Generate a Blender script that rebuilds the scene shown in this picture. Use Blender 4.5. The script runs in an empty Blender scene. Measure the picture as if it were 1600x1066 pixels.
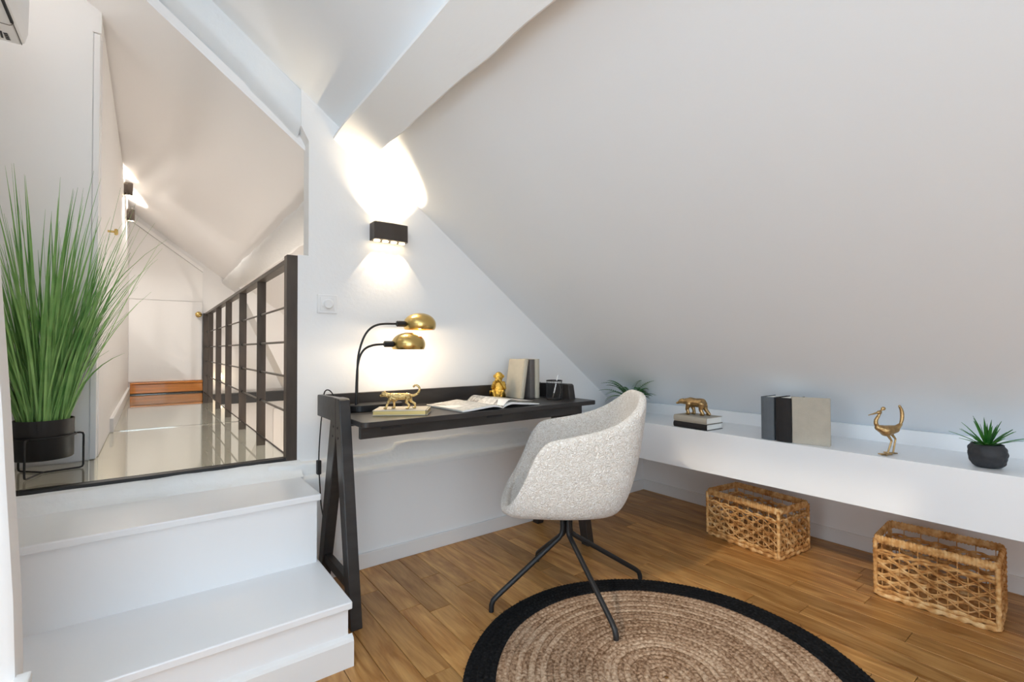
import bpy, bmesh, math, random
from mathutils import Vector, Matrix, noise
from math import sin, cos, pi, radians, sqrt, atan2
R = random.Random(7)
SC = bpy.context.scene
COL = SC.collection

# ------------------------------------------------------------------ camera
cam = bpy.data.cameras.new('camera')
cam.sensor_width = 36.0
cam.lens = 36.0 * 746.83 / 1600.0
cam.clip_start = 0.02
camo = bpy.data.objects.new('camera', cam)
COL.objects.link(camo)
_yaw, _pit, _rol = radians(37.18), radians(0.979), radians(-0.1975)
_F = Vector((sin(_yaw) * cos(_pit), cos(_yaw) * cos(_pit), sin(_pit)))
_R = Vector((cos(_yaw), -sin(_yaw), 0))
_U = _R.cross(_F)
_R2 = cos(_rol) * _R + sin(_rol) * _U
_U2 = -sin(_rol) * _R + cos(_rol) * _U
M = Matrix((_R2, _U2, -_F)).transposed().to_4x4()
M.translation = Vector((0, 0, 1.05))
camo.matrix_world = M
SC.camera = camo

# ------------------------------------------------------------------ world, sun, exposure
SC.view_settings.view_transform = 'Standard'
SC.view_settings.look = 'None'
SC.view_settings.gamma = 1.0
SC.view_settings.use_curve_mapping = False
SC.view_settings.exposure = 0.16
SC.cycles.max_bounces = 12
SC.cycles.diffuse_bounces = 8
SC.cycles.glossy_bounces = 5
SC.cycles.transmission_bounces = 8
SC.cycles.caustics_refractive = False
SC.cycles.caustics_reflective = False
SC.cycles.sample_clamp_indirect = 6.0
W = bpy.data.worlds.new('sky')
SC.world = W
W.use_nodes = True
_bg = W.node_tree.nodes['Background']
_bg.inputs['Color'].default_value = (0.71, 0.865, 1.0, 1)
_bg.inputs['Strength'].default_value = 5.0
sun = bpy.data.lights.new('sun', 'SUN')
sun.energy = 0.9
sun.color = (1.0, 0.86, 0.68)
sun.angle = radians(1.5)
suno = bpy.data.objects.new('sun', sun)
suno.rotation_euler = Vector((0.80, 0.16, -0.62)).to_track_quat('-Z', 'Y').to_euler()
COL.objects.link(suno)


def portal(loc, rot_to, sx, sy):
    l = bpy.data.lights.new('skylight_portal', 'AREA')
    l.shape = 'RECTANGLE'
    l.size, l.size_y = sx, sy
    l.cycles.is_portal = True
    o = bpy.data.objects.new('skylight_portal', l)
    o.location = loc
    d = Vector(rot_to).normalized()
    y = Vector((0, 1, 0))
    x = y.cross(-d).normalized()
    o.matrix_world = Matrix((x, y, -d)).transposed().to_4x4()
    o.location = loc
    COL.objects.link(o)
    return o


# ------------------------------------------------------------------ materials
def lin(c):
    f = lambda v: v / 12.92 if v <= 0.04045 else ((v + 0.055) / 1.055) ** 2.4
    return tuple(f(x / 255.0) for x in c) + (1.0,)


def mat(name, rgb, rough=0.5, metal=0.0, bump=0.0, bscale=50.0, var=0.0, vscale=8.0, spec=0.5, coat=0.0,
        stretch=None, coords='Object', emit=None, estr=0.0, detail=4.0, rgb2=None):
    m = bpy.data.materials.new(name)
    m.use_nodes = True
    nt = m.node_tree
    b = nt.nodes['Principled BSDF']
    b.inputs['Base Color'].default_value = lin(rgb)
    b.inputs['Roughness'].default_value = rough
    b.inputs['Metallic'].default_value = metal
    b.inputs['Specular IOR Level'].default_value = spec
    b.inputs['Coat Weight'].default_value = coat
    if emit:
        b.inputs['Emission Color'].default_value = lin(emit)
        b.inputs['Emission Strength'].default_value = estr
    if bump or var or rgb2:
        tc = nt.nodes.new('ShaderNodeTexCoord')
        mp = nt.nodes.new('ShaderNodeMapping')
        nt.links.new(tc.outputs[coords], mp.inputs['Vector'])
        if stretch:
            mp.inputs['Scale'].default_value = stretch
    if bump:
        n = nt.nodes.new('ShaderNodeTexNoise')
        n.inputs['Scale'].default_value = bscale
        n.inputs['Detail'].default_value = detail
        nt.links.new(mp.outputs['Vector'], n.inputs['Vector'])
        bp = nt.nodes.new('ShaderNodeBump')
        bp.inputs['Strength'].default_value = bump
        bp.inputs['Distance'].default_value = 0.01
        nt.links.new(n.outputs['Fac'], bp.inputs['Height'])
        nt.links.new(bp.outputs['Normal'], b.inputs['Normal'])
    if var or rgb2:
        n2 = nt.nodes.new('ShaderNodeTexNoise')
        n2.inputs['Scale'].default_value = vscale
        n2.inputs['Detail'].default_value = 5.0
        nt.links.new(mp.outputs['Vector'], n2.inputs['Vector'])
        rp = nt.nodes.new('ShaderNodeValToRGB')
        c = lin(rgb)
        c2 = lin(rgb2) if rgb2 else tuple(min(1, x * (1 + var)) for x in c[:3]) + (1,)
        c1 = c if rgb2 else tuple(x * (1 - var) for x in c[:3]) + (1,)
        rp.color_ramp.elements[0].position = 0.3
        rp.color_ramp.elements[1].position = 0.7
        rp.color_ramp.elements[0].color = c1
        rp.color_ramp.elements[1].color = c2
        nt.links.new(n2.outputs['Fac'], rp.inputs['Fac'])
        nt.links.new(rp.outputs['Color'], b.inputs['Base Color'])
    return m


MT = {}
MT['wall'] = mat('white_plaster_paint', (235, 234, 233), 0.75, bump=0.06, bscale=60, spec=0.3)
MT['roof'] = mat('white_sloped_ceiling_paint', (231, 235, 239), 0.8, bump=0.04, bscale=40, spec=0.25)
MT['rough'] = mat('white_lumpy_plaster', (232, 232, 231), 0.6, bump=0.7, bscale=22, detail=8, spec=0.3)
MT['beam'] = mat('white_painted_timber', (230, 232, 233), 0.55, bump=0.35, bscale=14, detail=8, spec=0.35, stretch=(1, 0.35, 1))
MT['lacquer'] = mat('white_satin_lacquer', (234, 234, 235), 0.28, bump=0.015, bscale=30, spec=0.5)
MT['cabinet'] = mat('white_cabinet_paint', (244, 242, 240), 0.45, spec=0.4)
MT['corridor_roof'] = mat('white_gloss_ceiling_paint', (244, 241, 239), 0.3, bump=0.02, bscale=6, spec=0.5)
MT['trim'] = mat('white_trim_paint', (228, 226, 224), 0.4)
MT['black'] = mat('black_stained_wood', (46, 43, 42), 0.36, bump=0.08, bscale=40, var=0.25, vscale=30, stretch=(0.25, 1, 1))
MT['metal'] = mat('black_powder_coated_metal', (30, 29, 30), 0.45, spec=0.4)
MT['steel'] = mat('dark_bronze_steel', (74, 65, 58), 0.42, 0.55, bump=0.1, bscale=60, var=0.25, vscale=20, stretch=(1, 1, 0.2))
MT['cable'] = mat('grey_steel_rod', (110, 104, 98), 0.4, 0.7)
MT['brass'] = mat('brushed_brass', (208, 178, 112), 0.26, 1.0, bump=0.05, bscale=90, stretch=(0.08, 0.08, 1))
MT['gold'] = mat('polished_gold', (222, 182, 88), 0.25, 1.0, bump=0.5, bscale=180, var=0.2, vscale=40)
MT['gold_pale'] = mat('pale_gold', (214, 186, 128), 0.25, 1.0, bump=0.5, bscale=180, var=0.2, vscale=40)
MT['antique'] = mat('antique_gold', (186, 154, 108), 0.3, 1.0, bump=0.25, bscale=160, var=0.25, vscale=60)
MT['paper'] = mat('white_paper', (236, 234, 228), 0.8, bump=0.1, bscale=400, stretch=(0.02, 0.02, 1))
MT['plastic'] = mat('white_plastic', (232, 231, 230), 0.35)
MT['oakdark'] = mat('honey_varnished_wood', (222, 138, 48), 0.3, bump=0.05, bscale=30, var=0.22, vscale=10, stretch=(0.2, 1, 6), coat=0.3)
MT['soil'] = mat('brown_soil', (58, 44, 34), 0.95, bump=1.0, bscale=120)
MT['pot_dark'] = mat('charcoal_hammered_pot', (50, 50, 53), 0.6, spec=0.35)
MT['pot_white'] = mat('white_ceramic', (232, 228, 222), 0.5, bump=0.3, bscale=80)
MT['glow'] = mat('warm_lit_lens', (255, 240, 210), 0.5, emit=(255, 226, 176), estr=14.0)
MT['bulb'] = mat('warm_bulb', (255, 240, 210), 0.5, emit=(255, 222, 165), estr=10.0)
MT['ink'] = mat('black_print', (28, 28, 32), 0.6)
MT['lower'] = mat('beige_lower_wall', (216, 204, 188), 0.8)


def m_glass():
    m = bpy.data.materials.new('smoked_floor_glass')
    m.use_nodes = True
    b = m.node_tree.nodes['Principled BSDF']
    b.inputs['Base Color'].default_value = (0.80, 0.86, 0.80, 1)
    b.inputs['Roughness'].default_value = 0.0
    b.inputs['IOR'].default_value = 1.62
    b.inputs['Transmission Weight'].default_value = 1.0
    return m


MT['glass'] = m_glass()


def m_oak():
    m = bpy.data.materials.new('oak_parquet')
    m.use_nodes = True
    nt = m.node_tree
    N, L = nt.nodes, nt.links
    b = N['Principled BSDF']
    b.inputs['Roughness'].default_value = 0.38
    b.inputs['Specular IOR Level'].default_value = 0.45
    tc = N.new('ShaderNodeTexCoord')
    oi = N.new('ShaderNodeObjectInfo')
    add = N.new('ShaderNodeVectorMath'); add.operation = 'MULTIPLY_ADD'
    comb = N.new('ShaderNodeCombineXYZ')
    L.new(oi.outputs['Random'], comb.inputs[0]); L.new(oi.outputs['Random'], comb.inputs[1])
    L.new(comb.outputs[0], add.inputs[0])
    add.inputs[1].default_value = (37.0, 91.0, 0)
    L.new(tc.outputs['Object'], add.inputs[2])
    mp = N.new('ShaderNodeMapping'); mp.inputs['Scale'].default_value = (1, 0.07, 1)
    L.new(add.outputs[0], mp.inputs['Vector'])
    n1 = N.new('ShaderNodeTexNoise'); n1.inputs['Scale'].default_value = 55; n1.inputs['Detail'].default_value = 8
    n1.inputs['Distortion'].default_value = 1.2
    L.new(mp.outputs[0], n1.inputs['Vector'])
    mp2 = N.new('ShaderNodeMapping'); mp2.inputs['Scale'].default_value = (1, 0.16, 1)
    L.new(add.outputs[0], mp2.inputs['Vector'])
    n2 = N.new('ShaderNodeTexNoise'); n2.inputs['Scale'].default_value = 12; n2.inputs['Detail'].default_value = 3
    n2.inputs['Distortion'].default_value = 2.5
    L.new(mp2.outputs[0], n2.inputs['Vector'])
    r1 = N.new('ShaderNodeValToRGB')
    r1.color_ramp.elements[0].position = 0.3; r1.color_ramp.elements[1].position = 0.72
    r1.color_ramp.elements[0].color = lin((164, 112, 58)); r1.color_ramp.elements[1].color = lin((212, 164, 104))
    L.new(n2.outputs['Fac'], r1.inputs['Fac'])
    mx = N.new('ShaderNodeMixRGB'); mx.blend_type = 'MULTIPLY'; mx.inputs['Fac'].default_value = 0.55
    r2 = N.new('ShaderNodeValToRGB')
    r2.color_ramp.elements[0].position = 0.35; r2.color_ramp.elements[1].position = 0.6
    r2.color_ramp.elements[0].color = (0.62, 0.55, 0.48, 1); r2.color_ramp.elements[1].color = (1, 1, 1, 1)
    L.new(n1.outputs['Fac'], r2.inputs['Fac'])
    L.new(r1.outputs['Color'], mx.inputs['Color1']); L.new(r2.outputs['Color'], mx.inputs['Color2'])
    hsv = N.new('ShaderNodeHueSaturation')
    mr = N.new('ShaderNodeMapRange'); mr.inputs['To Min'].default_value = 0.68; mr.inputs['To Max'].default_value = 1.14
    L.new(oi.outputs['Random'], mr.inputs['Value'])
    L.new(mr.outputs[0], hsv.inputs['Value'])
    hsv.inputs['Saturation'].default_value = 1.02
    L.new(mx.outputs[0], hsv.inputs['Color'])
    L.new(hsv.outputs[0], b.inputs['Base Color'])
    bp = N.new('ShaderNodeBump'); bp.inputs['Strength'].default_value = 0.12; bp.inputs['Distance'].default_value = 0.004
    L.new(n1.outputs['Fac'], bp.inputs['Height']); L.new(bp.outputs[0], b.inputs['Normal'])
    return m


MT['oak'] = m_oak()


def m_jute(name, ca, cb, cc, nscale=95, contrast=1.0):
    m = bpy.data.materials.new(name)
    m.use_nodes = True
    nt = m.node_tree
    N, L = nt.nodes, nt.links
    b = N['Principled BSDF']
    b.inputs['Roughness'].default_value = 0.9
    b.inputs['Specular IOR Level'].default_value = 0.1
    tc = N.new('ShaderNodeTexCoord')
    oi = N.new('ShaderNodeObjectInfo')
    n = N.new('ShaderNodeTexNoise'); n.inputs['Scale'].default_value = nscale; n.inputs['Detail'].default_value = 3
    L.new(tc.outputs['Object'], n.inputs['Vector'])
    nb = N.new('ShaderNodeTexNoise'); nb.inputs['Scale'].default_value = 7; nb.inputs['Detail'].default_value = 2
    L.new(tc.outputs['Object'], nb.inputs['Vector'])
    ad = N.new('ShaderNodeMath'); ad.operation = 'MULTIPLY_ADD'; ad.inputs[1].default_value = 0.35
    L.new(nb.outputs['Fac'], ad.inputs[0])
    ad2 = N.new('ShaderNodeMath'); ad2.operation = 'MULTIPLY_ADD'; ad2.inputs[1].default_value = 0.16; ad2.inputs[2].default_value = -0.26
    L.new(oi.outputs['Random'], ad2.inputs[0])
    L.new(ad2.outputs[0], ad.inputs[2])
    ad3 = N.new('ShaderNodeMath'); ad3.operation = 'ADD'
    L.new(n.outputs['Fac'], ad3.inputs[0]); L.new(ad.outputs[0], ad3.inputs[1])
    r = N.new('ShaderNodeValToRGB')
    e = r.color_ramp.elements
    e[0].position = 0.3; e[0].color = lin(ca)
    e[1].position = 0.72; e[1].color = lin(cc)
    k = e.new(0.5); k.color = lin(cb)
    L.new(ad3.outputs[0], r.inputs['Fac'])
    L.new(r.outputs['Color'], b.inputs['Base Color'])
    n3 = N.new('ShaderNodeTexNoise'); n3.inputs['Scale'].default_value = 420; n3.inputs['Detail'].default_value = 2
    L.new(tc.outputs['Object'], n3.inputs['Vector'])
    bp = N.new('ShaderNodeBump'); bp.inputs['Strength'].default_value = 0.5; bp.inputs['Distance'].default_value = 0.004
    L.new(n3.outputs['Fac'], bp.inputs['Height']); L.new(bp.outputs[0], b.inputs['Normal'])
    return m


MT['jute'] = m_jute('natural_braided_jute', (112, 84, 62), (164, 134, 108), (200, 174, 148))
MT['jute_black'] = m_jute('black_braided_jute', (16, 16, 17), (24, 24, 25), (40, 40, 41))
MT['hyacinth'] = m_jute('water_hyacinth', (164, 112, 62), (206, 156, 98), (230, 194, 142), 40, 0.7)


def m_boucle():
    m = bpy.data.materials.new('cream_boucle')
    m.use_nodes = True
    nt = m.node_tree
    N, L = nt.nodes, nt.links
    b = N['Principled BSDF']
    b.inputs['Roughness'].default_value = 0.95
    b.inputs['Specular IOR Level'].default_value = 0.1
    b.inputs['Sheen Weight'].default_value = 0.3
    tc = N.new('ShaderNodeTexCoord')
    nz = N.new('ShaderNodeTexNoise'); nz.inputs['Scale'].default_value = 60
    L.new(tc.outputs['Object'], nz.inputs['Vector'])
    mxv = N.new('ShaderNodeMixRGB'); mxv.inputs['Fac'].default_value = 0.03
    L.new(tc.outputs['Object'], mxv.inputs['Color1']); L.new(nz.outputs['Color'], mxv.inputs['Color2'])
    v = N.new('ShaderNodeTexVoronoi'); v.inputs['Scale'].default_value = 190
    L.new(mxv.outputs[0], v.inputs['Vector'])
    r = N.new('ShaderNodeValToRGB')
    r.color_ramp.elements[0].position = 0.15; r.color_ramp.elements[0].color = lin((248, 245, 241))
    r.color_ramp.elements[1].position = 0.75; r.color_ramp.elements[1].color = lin((212, 203, 193))
    L.new(v.outputs['Distance'], r.inputs['Fac'])
    L.new(r.outputs['Color'], b.inputs['Base Color'])
    inv = N.new('ShaderNodeMath'); inv.operation = 'SUBTRACT'; inv.inputs[0].default_value = 1.0
    L.new(v.outputs['Distance'], inv.inputs[1])
    bp = N.new('ShaderNodeBump'); bp.inputs['Strength'].default_value = 0.85; bp.inputs['Distance'].default_value = 0.006
    L.new(inv.outputs[0], bp.inputs['Height']); L.new(bp.outputs[0], b.inputs['Normal'])
    return m


MT['boucle'] = m_boucle()


def m_leaf(name, c1, c2, rough=0.45):
    m = bpy.data.materials.new(name)
    m.use_nodes = True
    nt = m.node_tree
    N, L = nt.nodes, nt.links
    b = N['Principled BSDF']
    b.inputs['Roughness'].default_value = rough
    b.inputs['Specular IOR Level'].default_value = 0.35
    oi = N.new('ShaderNodeObjectInfo')
    tc = N.new('ShaderNodeTexCoord')
    n = N.new('ShaderNodeTexNoise'); n.inputs['Scale'].default_value = 14
    L.new(tc.outputs['Object'], n.inputs['Vector'])
    ad = N.new('ShaderNodeMath'); ad.operation = 'MULTIPLY_ADD'; ad.inputs[1].default_value = 0.6
    sb = N.new('ShaderNodeMath'); sb.operation = 'SUBTRACT'; sb.inputs[1].default_value = 0.3
    L.new(n.outputs['Fac'], sb.inputs[0])
    L.new(oi.outputs['Random'], ad.inputs[0]); L.new(sb.outputs[0], ad.inputs[2])
    r = N.new('ShaderNodeValToRGB')
    r.color_ramp.elements[0].color = lin(c1); r.color_ramp.elements[1].color = lin(c2)
    r.color_ramp.elements[0].position = 0.1; r.color_ramp.elements[1].position = 0.9
    L.new(ad.outputs[0], r.inputs['Fac']); L.new(r.outputs['Color'], b.inputs['Base Color'])
    return m


MT['grass'] = m_leaf('grass_green', (78, 134, 62), (158, 200, 122))
MT['fern'] = m_leaf('fern_green', (22, 70, 26), (64, 124, 48))
MT['succ'] = m_leaf('spiky_leaf_green', (24, 84, 24), (70, 138, 52))


# ------------------------------------------------------------------ mesh helpers
class MB:
    def __init__(s):
        s.v, s.f = [], []

    def add(s, vs, fs):
        n = len(s.v)
        s.v += [tuple(p) for p in vs]
        s.f += [tuple(i + n for i in f) for f in fs]
        return s

    def box(s, a, b, c=0.0, mtx=None):
        x0, y0, z0 = a; x1, y1, z1 = b
        if c <= 0:
            vs = [(x, y, z) for z in (z0, z1) for y in (y0, y1) for x in (x0, x1)]
            fs = [(0, 2, 3, 1), (4, 5, 7, 6), (0, 1, 5, 4), (2, 6, 7, 3), (0, 4, 6, 2), (1, 3, 7, 5)]
        else:
            bm = bmesh.new()
            bmesh.ops.create_cube(bm, size=1.0)
            for v in bm.verts:
                v.co = Vector((x0 + (v.co.x + .5) * (x1 - x0), y0 + (v.co.y + .5) * (y1 - y0), z0 + (v.co.z + .5) * (z1 - z0)))
            bmesh.ops.bevel(bm, geom=bm.edges[:], offset=c, segments=2, affect='EDGES', profile=0.5)
            bm.verts.index_update()
            vs = [v.co.copy() for v in bm.verts]
            fs = [tuple(v.index for v in f.verts) for f in bm.faces]
            bm.free()
        if mtx is not None:
            vs = [mtx @ Vector(v) for v in vs]
        return s.add(vs, fs)

    def prism(s, pts, axis, a, b):
        """closed polygon (2-d points) extruded along axis from a to b"""
        n = len(pts)
        def P(p, w):
            return {'x': (w, p[0], p[1]), 'y': (p[0], w, p[1]), 'z': (p[0], p[1], w)}[axis]
        vs = [P(p, a) for p in pts] + [P(p, b) for p in pts]
        fs = [tuple(range(n)), tuple(range(2 * n - 1, n - 1, -1))]
        fs += [(i, i + n, (i + 1) % n + n, (i + 1) % n) for i in range(n)]
        return s.add(vs, fs)

    def tube(s, path, r, n=10, closed=False, cap=True, flat=1.0, up=None):
        P = [Vector(p) for p in path]
        m = len(P)
        rr = r if isinstance(r, (list, tuple)) else [r] * m
        T = []
        for i in range(m):
            if closed:
                t = P[(i + 1) % m] - P[i - 1]
            else:
                t = P[min(i + 1, m - 1)] - P[max(i - 1, 0)]
            T.append(t.normalized())
        u = Vector(up) if up else (Vector((0, 0, 1)) if abs(T[0].z) < 0.9 else Vector((1, 0, 0)))
        vs, fs = [], []
        for i in range(m):
            u = (u - T[i] * u.dot(T[i]))
            u = u.normalized() if u.length > 1e-6 else T[i].orthogonal().normalized()
            w = T[i].cross(u)
            for k in range(n):
                a = 2 * pi * k / n
                vs.append(P[i] + (u * cos(a) + w * sin(a) * flat) * rr[i])
        for i in range(m if closed else m - 1):
            j = (i + 1) % m
            for k in range(n):
                l = (k + 1) % n
                fs.append((i * n + k, i * n + l, j * n + l, j * n + k))
        if cap and not closed:
            fs.append(tuple(range(n - 1, -1, -1)))
            fs.append(tuple((m - 1) * n + k for k in range(n)))
        return s.add(vs, fs)

    def lathe(s, prof, n=32, c=(0, 0, 0), sx=1.0, sy=1.0, cap0=True, cap1=True):
        vs, fs = [], []
        for r, z in prof:
            for k in range(n):
                a = 2 * pi * k / n
                vs.append((c[0] + r * cos(a) * sx, c[1] + r * sin(a) * sy, c[2] + z))
        for i in range(len(prof) - 1):
            for k in range(n):
                l = (k + 1) % n
                fs.append((i * n + k, i * n + l, (i + 1) * n + l, (i + 1) * n + k))
        if cap0: fs.append(tuple(range(n - 1, -1, -1)))
        if cap1: fs.append(tuple((len(prof) - 1) * n + k for k in range(n)))
        return s.add(vs, fs)

    def capsule(s, p, q, r0, r1, n=10, m=4):
        p, q = Vector(p), Vector(q)
        d = (q - p)
        L = d.length
        d = d.normalized() if L > 1e-7 else Vector((0, 0, 1))
        path, rad = [], []
        for i in range(m + 1):
            a = -pi / 2 + (pi / 2) * i / m
            path.append(p + d * (r0 * sin(a))); rad.append(max(r0 * cos(a), r0 * 0.02))
        for i in range(m + 1):
            a = (pi / 2) * i / m
            path.append(q + d * (r1 * sin(a) + 1e-5)); rad.append(max(r1 * cos(a), r1 * 0.02))
        return s.tube(path, rad, n, up=d.orthogonal())

    def ball(s, c, r, n=14):
        if not isinstance(r, (tuple, list)): r = (r, r, r)
        prof = [(max(cos(a), 0.02), sin(a)) for a in [(-pi / 2 + pi * i / n) for i in range(n + 1)]]
        vs, fs = [], []
        k0 = MB().lathe(prof, n * 2)
        vs = [(c[0] + v[0] * r[0], c[1] + v[1] * r[1], c[2] + v[2] * r[2]) for v in k0.v]
        return s.add(vs, k0.f)

    def grid(s, rows, closed=False):
        n = len(rows[0])
        vs = [p for r in rows for p in r]
        fs = []
        for i in range(len(rows) - 1):
            for k in range(n if closed else n - 1):
                l = (k + 1) % n
                fs.append((i * n + k, i * n + l, (i + 1) * n + l, (i + 1) * n + k))
        return s.add(vs, fs)

    def obj(s, name, m, parent=None, smooth=False, label=None, kind=None, bevel=0.0):
        me = bpy.data.meshes.new(name)
        vs = s.v
        if parent is not None:
            off = wloc(parent)
            if off is not None:
                vs = [(v[0] - off[0], v[1] - off[1], v[2] - off[2]) for v in vs]
        me.from_pydata(vs, [], s.f)
        bm = bmesh.new(); bm.from_mesh(me)
        bmesh.ops.recalc_face_normals(bm, faces=bm.faces)
        bm.to_mesh(me); bm.free()
        me.materials.append(MT[m] if isinstance(m, str) else m)
        if smooth:
            for p in me.polygons: p.use_smooth = True
            try: me.set_sharp_from_angle(angle=radians(smooth if smooth is not True else 50))
            except Exception: pass
        o = bpy.data.objects.new(name, me)
        COL.objects.link(o)
        if parent is not None: o.parent = parent
        if label: o['label'] = label
        if kind: o['kind'] = kind
        return o


ROOT = {}


def wloc(o):
    """world offset of an object whose chain has only translations (None when local coordinates are used)"""
    p = Vector((0, 0, 0))
    while o is not None:
        if ROOT.get(o.name) == 'local': return None
        p += o.location
        o = o.parent
    return p


def thing(name, label, cat, loc=(0, 0, 0), rotz=0.0, group=None, local=False):
    o = bpy.data.objects.new(name, None)
    o.empty_display_size = 0.05
    COL.objects.link(o)
    o.location = loc
    o.rotation_euler = (0, 0, rotz)
    if local: ROOT[o.name] = 'local'
    o['label'] = label; o['category'] = cat
    if group: o['group'] = group
    return o


def struct(name, mb, m, parent=None, smooth=False):
    return mb.obj(name, m, parent, smooth=smooth, kind='structure')


def spline(pts, n):
    """Catmull-Rom through points (any dimension), n samples per span"""
    P = [tuple(p) for p in pts]
    out = []
    for i in range(len(P) - 1):
        p0 = P[i - 1] if i else tuple(2 * a - b for a, b in zip(P[0], P[1]))
        p1, p2 = P[i], P[i + 1]
        p3 = P[i + 2] if i + 2 < len(P) else tuple(2 * a - b for a, b in zip(P[-1], P[-2]))
        for k in range(n):
            t = k / n
            out.append(tuple(0.5 * (2 * b + (c - a) * t + (2 * a - 5 * b + 4 * c - d) * t * t + (3 * b - a - 3 * c + d) * t ** 3)
                             for a, b, c, d in zip(p0, p1, p2, p3)))
    out.append(P[-1])
    return out


def blob(name, mb, m, voxel, parent=None, smooth_it=3):
    """melt overlapping closed shapes into one continuous body"""
    me = bpy.data.meshes.new(name + '_raw')
    me.from_pydata(mb.v, [], mb.f)
    o = bpy.data.objects.new(name + '_raw', me)
    COL.objects.link(o)
    md = o.modifiers.new('r', 'REMESH'); md.mode = 'VOXEL'; md.voxel_size = voxel
    s2 = o.modifiers.new('s', 'SMOOTH'); s2.iterations = smooth_it; s2.factor = 0.5
    dg = bpy.context.evaluated_depsgraph_get()
    new = bpy.data.meshes.new_from_object(o.evaluated_get(dg))
    bpy.data.objects.remove(o)
    new.name = name
    new.materials.clear(); new.materials.append(MT[m])
    for p in new.polygons: p.use_smooth = True
    r = bpy.data.objects.new(name, new)
    COL.objects.link(r)
    if parent is not None: r.parent = parent
    return r


# ================================================================== SETTING
YG = 2.36            # face of the gable above its ledge
YL = 2.28            # face of the thicker wall below the ledge
G = 0.558            # top of the glass floor
roof_z = lambda x: 2.69 - 0.75 * x
cor_z = lambda x: 2.46 - 0.757 * x

# floor: slab plus separate oak boards
fl = struct('floor', MB().box((-2.7, -2.0, -0.12), (3.05, 2.30, -0.013)), 'oak')
bw = 0.0965
x = 0.612 - 5 * bw
while x < 2.955:
    y = -0.35 - R.random() * 0.5
    while y < 2.28:
        ln = R.uniform(0.5, 1.15)
        y1 = min(y + ln, 2.283)
        if 2.283 - y1 < 0.12: y1 = 2.283; ln = 9
        x1 = min(x + bw, 2.962)
        if y1 - y > 0.03 and y1 > -0.3:
            MB().box((x + .0010, y + .0009, -0.013), (x1 - .0010, y1 - .0009, 0.0), 0.0014).obj('plank', 'oak', fl)
        y += ln
    x += bw

# gable wall: thick rough lower part with a ledge, thin upper part
wb = struct('wall_back', MB().prism([(0.545, 0.30), (0.545, 1.492), (0.592, 1.492), (0.592, 2.035), (0.557, 2.10), (0.557, roof_z(.557) + .03),
                                     (2.98, roof_z(2.98) + .03), (2.98, 0.0), (2.98, 0.0), (0.545, 0.0)], 'y', YG, YG + 0.09), 'wall')
MB().box((0.40, YL, -0.01), (2.98, YG + .02, 0.445)).obj('lower_wall', 'wall', wb, kind='structure')
rows = []
for i in range(150):
    xx = 0.42 + (2.97 - 0.42) * i / 149
    nz = noise.noise(Vector((xx * 5.0, 0.3, 0.0))) * 0.016 + noise.noise(Vector((xx * 17.0, 3.3, 0.0))) * 0.006
    top = 0.532 + nz + (0.028 if 1.0 < xx < 1.9 else 0.0) * min(1, max(0, (xx - 1.0) / .02))
    if xx > 1.9: top = 0.53 + nz
    ff = YG - .034 + nz * .5
    rows.append([(xx, YL, 0.44), (xx, YL - .001, 0.464), (xx, YL + .004, 0.468), (xx, ff - .006, 0.472 + nz * .1), (xx, ff, 0.478 + nz * .2),
                 (xx, ff + nz * .3, top - .012), (xx, ff + .004, top - .003), (xx, ff + .014, top), (xx, YG + .004, top + .003)])
MB().grid(rows).obj('rough_ledge', 'rough', wb, smooth=60, kind='structure')
struct('baseboard_back', MB().box((0.548, YL - .014, 0), (2.962, YL + .001, 0.074), 0.003), 'trim')

# knee wall under the shelf, main roof slope, purlin and rafter
struct('wall_right', MB().box((2.962, -2.0, -0.05), (3.05, 2.45, 0.60)), 'wall')
struct('baseboard_right', MB().box((2.948, -2.0, 0), (2.963, 2.27, 0.074), 0.003), 'trim')


def slope_piece(mb, x0, x1, y0, y1, zf, th=0.1):
    vs = []
    for dz in (0, th):
        for yy in (y0, y1):
            for xx in (x0, x1):
                vs.append((xx, yy, zf(xx) + dz))
    mb.add(vs, [(0, 2, 3, 1), (4, 5, 7, 6), (0, 1, 5, 4), (2, 6, 7, 3), (0, 4, 6, 2), (1, 3, 7, 5)])


RX = -1.0            # ridge
LZ = lambda x: roof_z(RX) - 0.75 * (RX - x)
SKR = [(-0.72, 0.0, -0.75, 0.15)]                     # skylights on the right slope: x0 x1 y0 y1
SKL = [(-2.25, -1.25, -1.55, -0.55), (-2.25, -1.25, -0.25, 0.85)]  # on the left slope


def slope_with_holes(name, xa, xb, ya, yb, zf, holes, m):
    mb = MB()
    ys = sorted({ya, yb, *[h[2] for h in holes], *[h[3] for h in holes]})
    for i in range(len(ys) - 1):
        hs = [h for h in holes if h[2] <= ys[i] and h[3] >= ys[i + 1]]
        if hs:
            slope_piece(mb, xa, hs[0][0], ys[i], ys[i + 1], zf); slope_piece(mb, hs[0][1], xb, ys[i], ys[i + 1], zf)
        else:
            slope_piece(mb, xa, xb, ys[i], ys[i + 1], zf)
    return struct(name, mb, m)


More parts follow.
